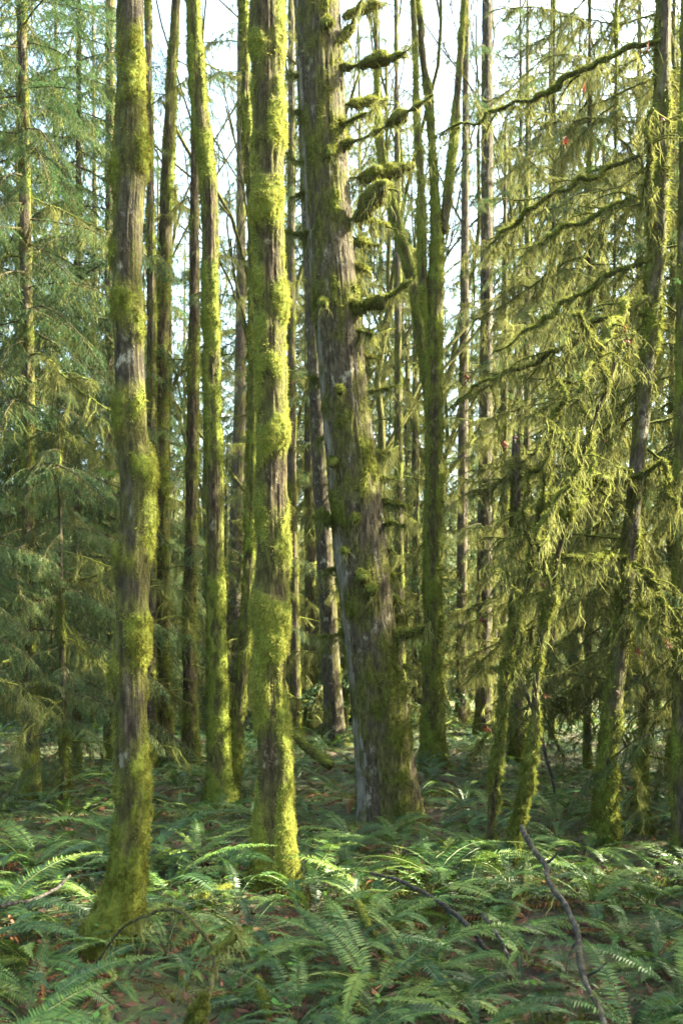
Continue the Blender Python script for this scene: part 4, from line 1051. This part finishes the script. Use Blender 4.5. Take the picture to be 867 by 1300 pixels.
# ------------------------------------------------------------------ ferns
def frond_geo(seed, pairs=38, L=1.0, e0=1.05, e1=-0.35, w=0.085, twist=0.0, curl=0.0, dead=False, pw=0.30):
    """One arching frond along +X: stalk and two rows of kite-shaped leaflets."""
    rg = np.random.default_rng(seed)
    n = 24
    s = np.linspace(0, 1, n)
    el = e0 + (e1 - e0) * s ** 0.8
    az = curl * s ** 1.5
    d = np.stack((np.cos(el) * np.cos(az), np.cos(el) * np.sin(az), np.sin(el)), 1)
    path = np.vstack((np.zeros(3), np.cumsum(d[:-1] * (L / (n - 1)), 0)))
    g = Geo()
    st = 3 if pairs > 20 else 8
    V, q, t, _ = tube(path[::st], np.linspace(0.0042, 0.0012, len(path[::st])), 3, cap=False)
    g.add(V, quads=q, mat=1)
    ss = 0.14 + 0.86 * (np.arange(pairs) + 0.5) / pairs
    p = along(path, ss); tn = unit(along(path, np.minimum(1, ss + 0.04)) - along(path, np.maximum(0, ss - 0.04)))
    up = np.tile((0, 0, 1.0), (pairs, 1)); lat = unit(np.cross(up, tn)); nr = np.cross(tn, lat)
    tw = twist * ss + rg.normal(0, 0.05, pairs)
    lat2 = lat * np.cos(tw)[:, None] + nr * np.sin(tw)[:, None]; nr2 = np.cross(tn, lat2)
    u = (ss - 0.14) / 0.86
    prof = w * np.minimum(1, (0.30 + u / 0.28)) * np.clip(1 - np.clip((u - 0.25) / 0.75, 0, 1) ** 1.7, 0.05, 1)
    sp = L * 0.86 / pairs
    for sgn in (-1, 1):
        ll = prof * rg.uniform(0.84, 1.1, pairs) * np.where(rg.random(pairs) < 0.05, rg.uniform(0.1, 0.6, pairs), 1.0)
        dr = lat2 * sgn * 0.95 + tn * (0.22 + 0.3 * u[:, None]) + nr2 * (rg.uniform(-0.18, 0.22, (pairs, 1)) + 0.12) - up * (0.55 if dead else 0.12)
        dr = unit(dr)
        hw = np.minimum(sp * 0.62, 0.013 + 0 * sp) if pw is None else sp * pw * 1.45
        b = p; m = p + dr * (ll * 0.30)[:, None]
        tip = p + dr * ll[:, None] - up * (ll * (0.5 if dead else 0.12))[:, None]
        m1 = m + tn * hw; m2 = m - tn * hw + nr2 * 0.004
        V = np.stack((b, m1, tip, m2), 1).reshape(-1, 3)
        k = np.arange(pairs)[:, None] * 4
        tr = np.vstack((k + np.array([[0, 1, 2]]), k + np.array([[0, 2, 3]]))) if sgn < 0 else np.vstack((k + np.array([[0, 2, 1]]), k + np.array([[0, 3, 2]])))
        g.add(V, tris=tr, mat=0)
    return g

FRONDS, FRONDS_G, DEAD = [], [], []
for k in range(12):
    rr = np.random.default_rng(600 + k)
    kw = dict(e0=rr.uniform(0.75, 1.2), e1=rr.uniform(-0.85, -0.15), w=rr.uniform(0.075, 0.105), twist=rr.normal(0, 0.35), curl=rr.normal(0, 0.35))
    FRONDS.append(frond_geo(600 + k, pairs=46, pw=0.40, **kw).mesh("frond", [M_FERN, M_FERN_STALK], ()))
    FRONDS_G.append(frond_geo(600 + k, pairs=9, pw=0.42, **kw))
for k in range(4):
    rr = np.random.default_rng(650 + k)
    DEAD.append(frond_geo(650 + k, pairs=26, e0=rr.uniform(-0.05, 0.5), e1=rr.uniform(-1.3, -0.7), w=0.065, twist=rr.normal(0, 0.7), curl=rr.normal(0, 0.5), dead=True).mesh("frond", [M_FERN_DEAD, M_FERN_DEAD], ()))

LANDMARKS = [
    (trA.base, "mottled trunk"), (trB.base, "sunlit trunk"), (trC.base, "leaning conifer"), (trD.base, "twin-stemmed tree"), (trE.base, "forked tree"), (trI.base, "dark leaning hemlock"),
]
MARKS = [(b[:2], n) for b, n in LANDMARKS] + [(VM1.base[:2], "straighter vine maple"), (VM2.base[:2], "bent vine maple"), (P(735, 1210, 4.6)[:2], "long dark stick"), (P(240, 1170, 4.1)[:2], "arching mossy twig"),
    (P(478, 1190, 5.2)[:2], "half-mossy upright twig"), (P(398, 956, 11.2)[:2], "mossy fallen log"), (P(40, 1012, 10.9)[:2], "straight dark hemlock"), (MID[1][1].base[:2], "broken snag"), (MID[0][1].base[:2], "thin grey conifer")]
def fern_label(x, y, sz, ndead):
    f = np.array((x, y))
    d = sorted(((float(np.hypot(*(f - b))), n, tuple(b)) for b, n in MARKS), key=lambda t: t[0])
    look = ("big" if sz > 0.72 else "small" if sz < 0.48 else "middling") + (" sword fern with dead fronds" if ndead > 1 else " sword fern with one dead frond" if ndead else " all-green sword fern")
    d0, n0, b0 = d[0]
    if d0 < 0.85: where = " at the foot of the " + n0 if any(k in n0 for k in ("trunk", "conifer", "tree", "hemlock", "maple", "snag")) else " beside the " + n0
    else:
        best = max(((float(np.dot(unit(f - np.array(b0)), unit(np.array(b) - np.array(b0)))) - 0.05 * dd, n) for dd, n, b in d[1:7]), key=lambda t: t[0])
        where = " near the " + n0 + ((", towards the " + best[1]) if best[0] > 0.35 else "")
    if len((look + where).split()) > 16: where = where.split(', towards')[0]
    return look + where
def blocked(x, y, r=0.30):
    return any((x - b[0]) ** 2 + (y - b[1]) ** 2 < (r + (0.25 if b is trC.base else 0.0)) ** 2 for b, _ in LANDMARKS)

rg = np.random.default_rng(77)
spots = []
tries = 0
while len(spots) < 298 and tries < 40000:
    tries += 1
    Y = 3.45 + 11.5 * rg.random() ** 1.5
    x = rg.uniform(-1, 1) * (0.355 * Y + 0.45)
    dmin = 0.27 + 0.014 * Y
    if blocked(x, Y): continue
    if all((x - a) ** 2 + (Y - b) ** 2 > dmin ** 2 for a, b in spots): spots.append((x, Y))
nfern = 0
for (x, Y) in spots:
    ndead = int(rg.choice((0, 0, 0, 1, 2, 3))) if Y > 3.9 else 0
    n = int(rg.integers(10, 14)) if Y < 6.5 else int(rg.integers(8, 12)) if Y < 8 else int(rg.integers(6, 9))
    sz = rg.uniform(0.50, 0.84) * (0.95 if Y < 5 else 1.0)
    fpx = CX + F * x / Y
    if Y < 4.9 and (95 < fpx < 330 or 630 < fpx < 800): sz *= 0.55
    lab = fern_label(x, Y, sz, ndead)
    f = thing("sword_fern", lab, "fern", (x, Y, float(ground_z(x, Y)) - 0.01), "ferns: " + lab, (rg.normal(0, 0.08), rg.normal(0, 0.08), rg.random() * 6.28))
    for k in range(n):
        s = sz * rg.uniform(0.7, 1.15)
        link("frond", FRONDS[int(rg.integers(len(FRONDS)))], f, (0, 0, 0), (rg.normal(0, 0.18), rg.uniform(-0.18, 0.30), 6.283 * (k + rg.uniform(-0.35, 0.35)) / n), (s, s * rg.uniform(0.9, 1.15), s))
    for k in range(ndead):
        s = sz * rg.uniform(0.75, 1.15)
        link("frond", DEAD[int(rg.integers(len(DEAD)))], f, (0, 0, 0.06), (rg.normal(0, 0.2), rg.normal(0, 0.1), rg.random() * 6.28), (s, s, s))
    nfern += 1

# ferns past the rise, too small to tell apart
g = Geo()
for _ in range(820):
    Y = 11.5 + 28 * rg.random() ** 1.3; x = rg.uniform(-1, 1) * (0.37 * Y + 2)
    if Y < 15.5 and any((x - a) ** 2 + (Y - b) ** 2 < 0.4 for a, b in spots): continue
    z = float(ground_z(x, Y)); a0 = rg.random() * 6.28; sz = rg.uniform(0.5, 0.9)
    for k in range(7):
        M = Matrix.Translation((x, Y, z)) @ Euler((rg.normal(0, 0.15), rg.uniform(-0.2, 0.25), a0 + 6.283 * k / 7 + rg.normal(0, 0.2))).to_matrix().to_4x4() @ Matrix.Scale(sz * rg.uniform(0.75, 1.1), 4)
        g.merge(FRONDS_G[int(rg.integers(12))], M)
o = link("fern_carpet", g.mesh("fern_carpet", [M_FERN, M_FERN_STALK], ()))
o['kind'] = 'stuff'; o['label'] = 'distant carpet of sword ferns running back under the trees'; o['category'] = 'ferns'

# ------------------------------------------------------------------ litter, small herbs and ground moss
def litter(n):
    Y = 3.3 + 15 * rg.random(n) ** 1.4; x = rg.uniform(-1, 1, n) * (0.36 * Y + 0.5)
    z = ground_z(x, Y) + rg.uniform(0.0, 0.05, n)
    a = rg.random(n) * 6.28; s = rg.uniform(0.012, 0.036, n)
    u = np.stack((np.cos(a), np.sin(a), rg.normal(0, 0.35, n)), 1); v = np.stack((-np.sin(a), np.cos(a), rg.normal(0, 0.35, n)), 1)
    c = np.stack((x, Y, z), 1); S = s[:, None]
    V = np.stack((c - u * S, c - u * S * 0.2 + v * S * 0.6, c + u * S * 1.1 + np.array((0, 0, 0.4)) * S, c - u * S * 0.1 - v * S * 0.55), 1).reshape(-1, 3)
    k = np.arange(n)[:, None] * 4
    return V, np.vstack((k + np.array([[0, 2, 1]]), k + np.array([[0, 3, 2]])))
V, t = litter(15000)
o = link("leaf_litter", Geo().add(V, tris=t).mesh("leaf_litter", [M_LITTER], ()))
o['kind'] = 'stuff'; o['label'] = 'brown fallen leaves scattered over the forest floor'; o['category'] = 'leaf litter'

def herbs(n):
    g = Geo()
    Y = 3.3 + 11 * rg.random(n) ** 1.4; x = rg.uniform(-1, 1, n) * (0.36 * Y + 0.4)
    keep = fbm(x * 1.3, Y * 1.3, 0.5, 2, 88) > 0.47
    Y, x = Y[keep], x[keep]; n = len(x)
    z = ground_z(x, Y); h = rg.uniform(0.05, 0.22, n)
    lean = rg.normal(0, 0.05, (n, 2))
    top = np.stack((x + lean[:, 0], Y + lean[:, 1], z + h), 1)
    for k in range(3):
        a = rg.random(n) * 6.28; S = rg.uniform(0.012, 0.026, n)[:, None]
        u = np.stack((np.cos(a), np.sin(a), rg.uniform(-0.4, 0.3, n)), 1); v = np.stack((-np.sin(a), np.cos(a), 0 * a), 1)
        V = np.stack((top, top + u * S + v * S * 0.55, top + u * S * 1.9, top + u * S - v * S * 0.55), 1).reshape(-1, 3)
        kk = np.arange(n)[:, None] * 4
        g.add(V, tris=np.vstack((kk + np.array([[0, 2, 1]]), kk + np.array([[0, 3, 2]]))))
    b = np.stack((x, Y, z), 1); sd = np.array((0.0016, 0, 0))
    V = np.stack((b - sd, b + sd, top), 1).reshape(-1, 3)
    g.add(V, tris=np.arange(3 * n).reshape(-1, 3))
    return g
o = link("ground_cover", herbs(500).mesh("ground_cover", [M_HERB], ()))
o['kind'] = 'stuff'; o['label'] = 'low bright green leafy plants scattered between the ferns'; o['category'] = 'ground cover'

def ground_moss(n):
    Y = 3.3 + 10 * rg.random(n) ** 1.3; x = rg.uniform(-1, 1, n) * (0.36 * Y + 0.4)
    keep = fbm(x * 1.7, Y * 1.7, 4.5, 3, 98) > 0.53
    Y, x = Y[keep], x[keep]; n = len(x)
    p = np.stack((x, Y, ground_z(x, Y) + 0.005), 1)
    hum = 0.05 * fbm(x * 5, Y * 5, 0.2, 2, 31)
    p[:, 2] += hum
    return blades(p, np.tile((0, 0, 1.0), (n, 1)), rg.uniform(0.02, 0.06, n), 0.004, rg, -0.1, 1.0)
V, t = ground_moss(60000)
o = link("ground_moss", Geo().add(V, tris=t).mesh("ground_moss", [M_MOSS_GREEN], ()))
o['kind'] = 'stuff'; o['label'] = 'yellow-green moss tufts growing over the forest floor'; o['category'] = 'moss'

# ------------------------------------------------------------------ fallen sticks and twigs
def stick(label, pts, Ys, mats, seed, name="fallen_stick", cat="stick", **kw):
    rows = [(*P(px, py, Y), 0.5 * w / F * Y) for (px, py, w), Y in zip(pts, Ys)]
    base = np.array(rows[-1][:3]); base[2] = float(ground_z(base[0], base[1]))
    root = thing(name, label, cat, tuple(base))
    kw.setdefault('wobble', 0.03)
    gg = mossy_branch_geo(rows, np.random.default_rng(seed), **kw)
    link("shaft", gg.mesh("shaft", mats, (0,), base), root)
    return root
MT = [M_TWIG, M_MOSS_GREEN, M_HANG]
def ramp_y(a, b, n): return list(np.linspace(a, b, n))
rs = stick("long bare dark stick slanting up out of the ferns", [(661, 1050, 6), (672, 1067, 7), (688, 1095, 7), (700, 1120, 7), (718, 1155, 7), (731, 1190, 7), (738, 1225, 8), (752, 1268, 8), (775, 1318, 8), (800, 1400, 9)], ramp_y(5.2, 3.6, 10), MT, 1, fuzz=60, hang=10, moss=0.25, lump=0.3, seg=12, hang_len=(0.03, 0.1), wobble=0.05)
for q_, (pts_, Y_) in enumerate([([(690, 1098, 4), (702, 1090, 3), (712, 1078, 1.5)], 4.9), ([(733, 1196, 4), (722, 1214, 3), (716, 1236, 1.5)], 4.35), ([(742, 1240, 4), (758, 1236, 3), (772, 1224, 1.5)], 4.15)]):
    px_branch(rs, pts_, Y_, "side_twig", -0.1, mats=MT, seed=60 + q_, fuzz=20, moss=0.2, wobble=0.03)
rt = stick("arching thin twig with tufts of hanging moss, forked at one end", [(108, 1243, 2), (134, 1207, 3), (160, 1177, 3.5), (190, 1162, 4), (207, 1155, 4.5), (234, 1160, 5), (257, 1182, 5.5), (270, 1213, 6), (267, 1248, 7), (258, 1275, 9), (240, 1308, 11), (225, 1395, 12)], ramp_y(4.5, 3.7, 12), MT, 2, fuzz=900, hang=90, moss=0.45, lump=0.2, hang_len=(0.03, 0.16))
px_branch(rt, [(270, 1213, 7), (281, 1205, 8), (290, 1196, 12), (300, 1184, 12)], 3.98, "side_twig", 0.05, mats=MT, seed=3, fuzz=500, hang=50, hang_len=(0.05, 0.25), moss=0.9)
px_branch(rt, [(262, 1262, 12), (258, 1272, 19), (248, 1292, 20), (238, 1312, 20)], 3.80, "moss_sleeve", -0.03, mats=MT, seed=4, fuzz=2600, hang=60, hang_len=(0.05, 0.2))
stick("short twig standing in the ferns, mossy upper half", [(453, 1146, 9), (463, 1165, 10), (478, 1195, 8), (497, 1230, 6)], ramp_y(5.4, 5.0, 4), MT, 5, fuzz=700, hang=16, moss=0.8)
stick("thin dark twig bowed low over the ferns", [(470, 1108, 3), (500, 1117, 4), (534, 1132, 5), (560, 1148, 6), (579, 1163, 6), (600, 1186, 6), (622, 1212, 6)], ramp_y(6.2, 5.2, 7), MT, 6, fuzz=40, moss=0.2)
stick("thin dark twig lying on ferns near the mottled trunk", [(0, 1152, 5), (40, 1142, 5), (70, 1130, 4), (90, 1113, 4)], ramp_y(5.2, 6.2, 4), MT, 7, fuzz=30, moss=0.2)
stick("pale broken branch lying on ferns beside the sunlit trunk", [(246, 1090, 4), (275, 1080, 6), (300, 1072, 6), (318, 1068, 5)], ramp_y(7.0, 7.6, 4), [M_BARK_BROWN, M_MOSS_GREEN, M_HANG], 8, fuzz=20, moss=0.1)
stick("moss-covered twig lying over the ferns beyond the arching twig", [(245, 1145, 8), (265, 1138, 10), (285, 1130, 9), (300, 1124, 6)], ramp_y(5.9, 6.3, 4), MT, 9, fuzz=1200, hang=20)
stick("mossy upright sprig among the lowest ferns", [(325, 1240, 8), (332, 1262, 10), (340, 1290, 10), (342, 1312, 10)], ramp_y(4.4, 4.2, 4), MT, 10, fuzz=900, hang=20)
stick("thin dead twig leaning among ferns between sunlit trunk and dark stick", [(612, 1160, 4), (625, 1180, 4), (640, 1205, 4), (655, 1240, 4)], ramp_y(5.3, 4.9, 4), MT, 14, fuzz=20, moss=0.1)
stick("mossy fallen log propped behind the golden trunk", [(360, 920, 9), (378, 938, 11), (396, 955, 12), (420, 972, 12)], ramp_y(11.6, 10.9, 4), [M_BARK_DARK, M_MOSS_GREEN, M_HANG], 11, name="fallen_log", cat="log", fuzz=1600, moss=0.8, fuzz_len=(0.015, 0.04), fuzz_w=0.004)
stick("thin dead stem leaning by the dark snag", [(660, 855, 3), (668, 880, 4), (690, 950, 4), (705, 1010, 4)], ramp_y(8.5, 8.8, 4), MT, 12, fuzz=10, moss=0.1)

# ------------------------------------------------------------------ dead maple leaves caught in the moss, and a few live sprays
def maple_leaf_mesh(seed):
    rg = np.random.default_rng(seed)
    prof = [(0, -0.25), (0.28, -0.42), (0.36, -0.12), (0.78, -0.2), (0.55, 0.12), (0.85, 0.42), (0.42, 0.36), (0.3, 0.62), (0.0, 1.0)]
    pts = prof + [(-a, b) for a, b in prof[-2:0:-1]]
    V = [(0, 0.1, 0.08)]
    for (a, b) in pts:
        r2 = a * a + b * b
        V.append((a * 0.8, b, -0.35 * r2 + rg.normal(0, 0.12)))
    V = np.array(V) * 0.5
    n = len(pts)
    t = [(0, 1 + k, 1 + (k + 1) % n) for k in range(n)]
    g = Geo().add(V, tris=t)
    st = np.array([(0, 0.05, 0.03), (0.02, -0.25, 0.05), (0.05, -0.55, 0.12)])
    Vs, qs, ts, _ = tube(st, [0.012, 0.01, 0.01], 4); g.add(Vs, quads=qs, tris=ts)
    return g.mesh("dead_leaf", [M_RED_LEAF], ())
LEAF = [maple_leaf_mesh(k) for k in range(4)]
leaves = [(736, 428, 16, 0), (794, 418, 18, 0), (796, 432, 20, 0), (593, 479, 13, 1), (643, 566, 18, 0), (653, 556, 14, 0), (612, 788, 12, 1), (620, 926, 15, 1), (786, 880, 14, 0), (847, 819, 25, 0), (809, 829, 14, 0),
          (693, 883, 12, 0), (691, 742, 15, 0), (742, 113, 16, 1), (822, 62, 20, 0), (717, 180, 15, 1), (770, 503, 13, 0), (766, 560, 12, 0), (841, 150, 16, 0)]
for k, (px, py, w, far) in enumerate(leaves):
    Y = 10.5 if far else (7.6 if 700 < px < 850 else 7.3)
    s = w / F * Y * 1.15
    o = link("dead_maple_leaf", LEAF[k % 4], None, tuple(P(px, py, Y)), (random.uniform(0.6, 2.4), random.uniform(-0.6, 0.6), random.uniform(0, 6.28)), (s, s, s))
    o['category'] = "leaf"
    if k == 9: o['label'] = "large orange-brown dead maple leaf hanging by the mossy edge trunk"
    else:
        o['label'] = "small red-brown dead maple leaf caught in hanging moss"; o['group'] = "dead maple leaves caught in the moss"

def sprig(label, pts, Y, seed, size):
    rg = np.random.default_rng(seed)
    c = P(*pts, Y)
    root = thing("leafy_sprig", label, "plant", tuple(c))
    g = Geo()
    for k in range(7):
        a = rg.random() * 6.28; d = unit(np.array((math.cos(a), math.sin(a) * 0.5, rg.uniform(-0.9, 0.5))))
        u = d * size * rg.uniform(0.6, 1.1); v = unit(np.cross(d, (0.2, 1, 0.1))) * size * 0.22
        p = rg.normal(0, size * 0.3, 3)
        V = np.array([p, p + u * 0.4 + v, p + u, p + u * 0.4 - v, p + u * 0.45 + (0, -0.01, 0.01)])
        g.add(V, tris=[(0, 4, 1), (1, 4, 2), (2, 4, 3), (3, 4, 0)])
    link("leaf", g.mesh("leaf", [M_FERN], ()), root)
sprig("bright green leaves sprouting from the side of the slender mottled trunk", (139, 601), trA.Y, 1, 0.055)
print("ferns", nfern, "objects", len(bpy.data.objects))

# ------------------------------------------------------------------ damp forest air
def build_haze():
    lo, hi = np.array((-152.0, -62.0, -3.0)), np.array((152.0, 192.0, 31.0))
    V = [(x, y, z) for x in (lo[0], hi[0]) for y in (lo[1], hi[1]) for z in (lo[2], hi[2])]
    q = [(0, 1, 3, 2), (4, 6, 7, 5), (0, 4, 5, 1), (2, 3, 7, 6), (0, 2, 6, 4), (1, 5, 7, 3)]
    m, nt, out = mat("haze_air")
    v = nt.nodes.new("ShaderNodeVolumePrincipled")
    v.inputs["Color"].default_value = (0.93, 0.95, 0.92, 1)
    v.inputs["Density"].default_value = HAZE
    v.inputs["Anisotropy"].default_value = 0.3
    nt.links.new(v.outputs[0], out.inputs["Volume"])
    o = link("haze", Geo().add(np.array(V), quads=q).mesh("haze", [m], ()))
    o['kind'] = 'stuff'; o['label'] = 'thin pale damp air between the far trees'; o['category'] = 'haze'
HAZE = 0.00015
build_haze()
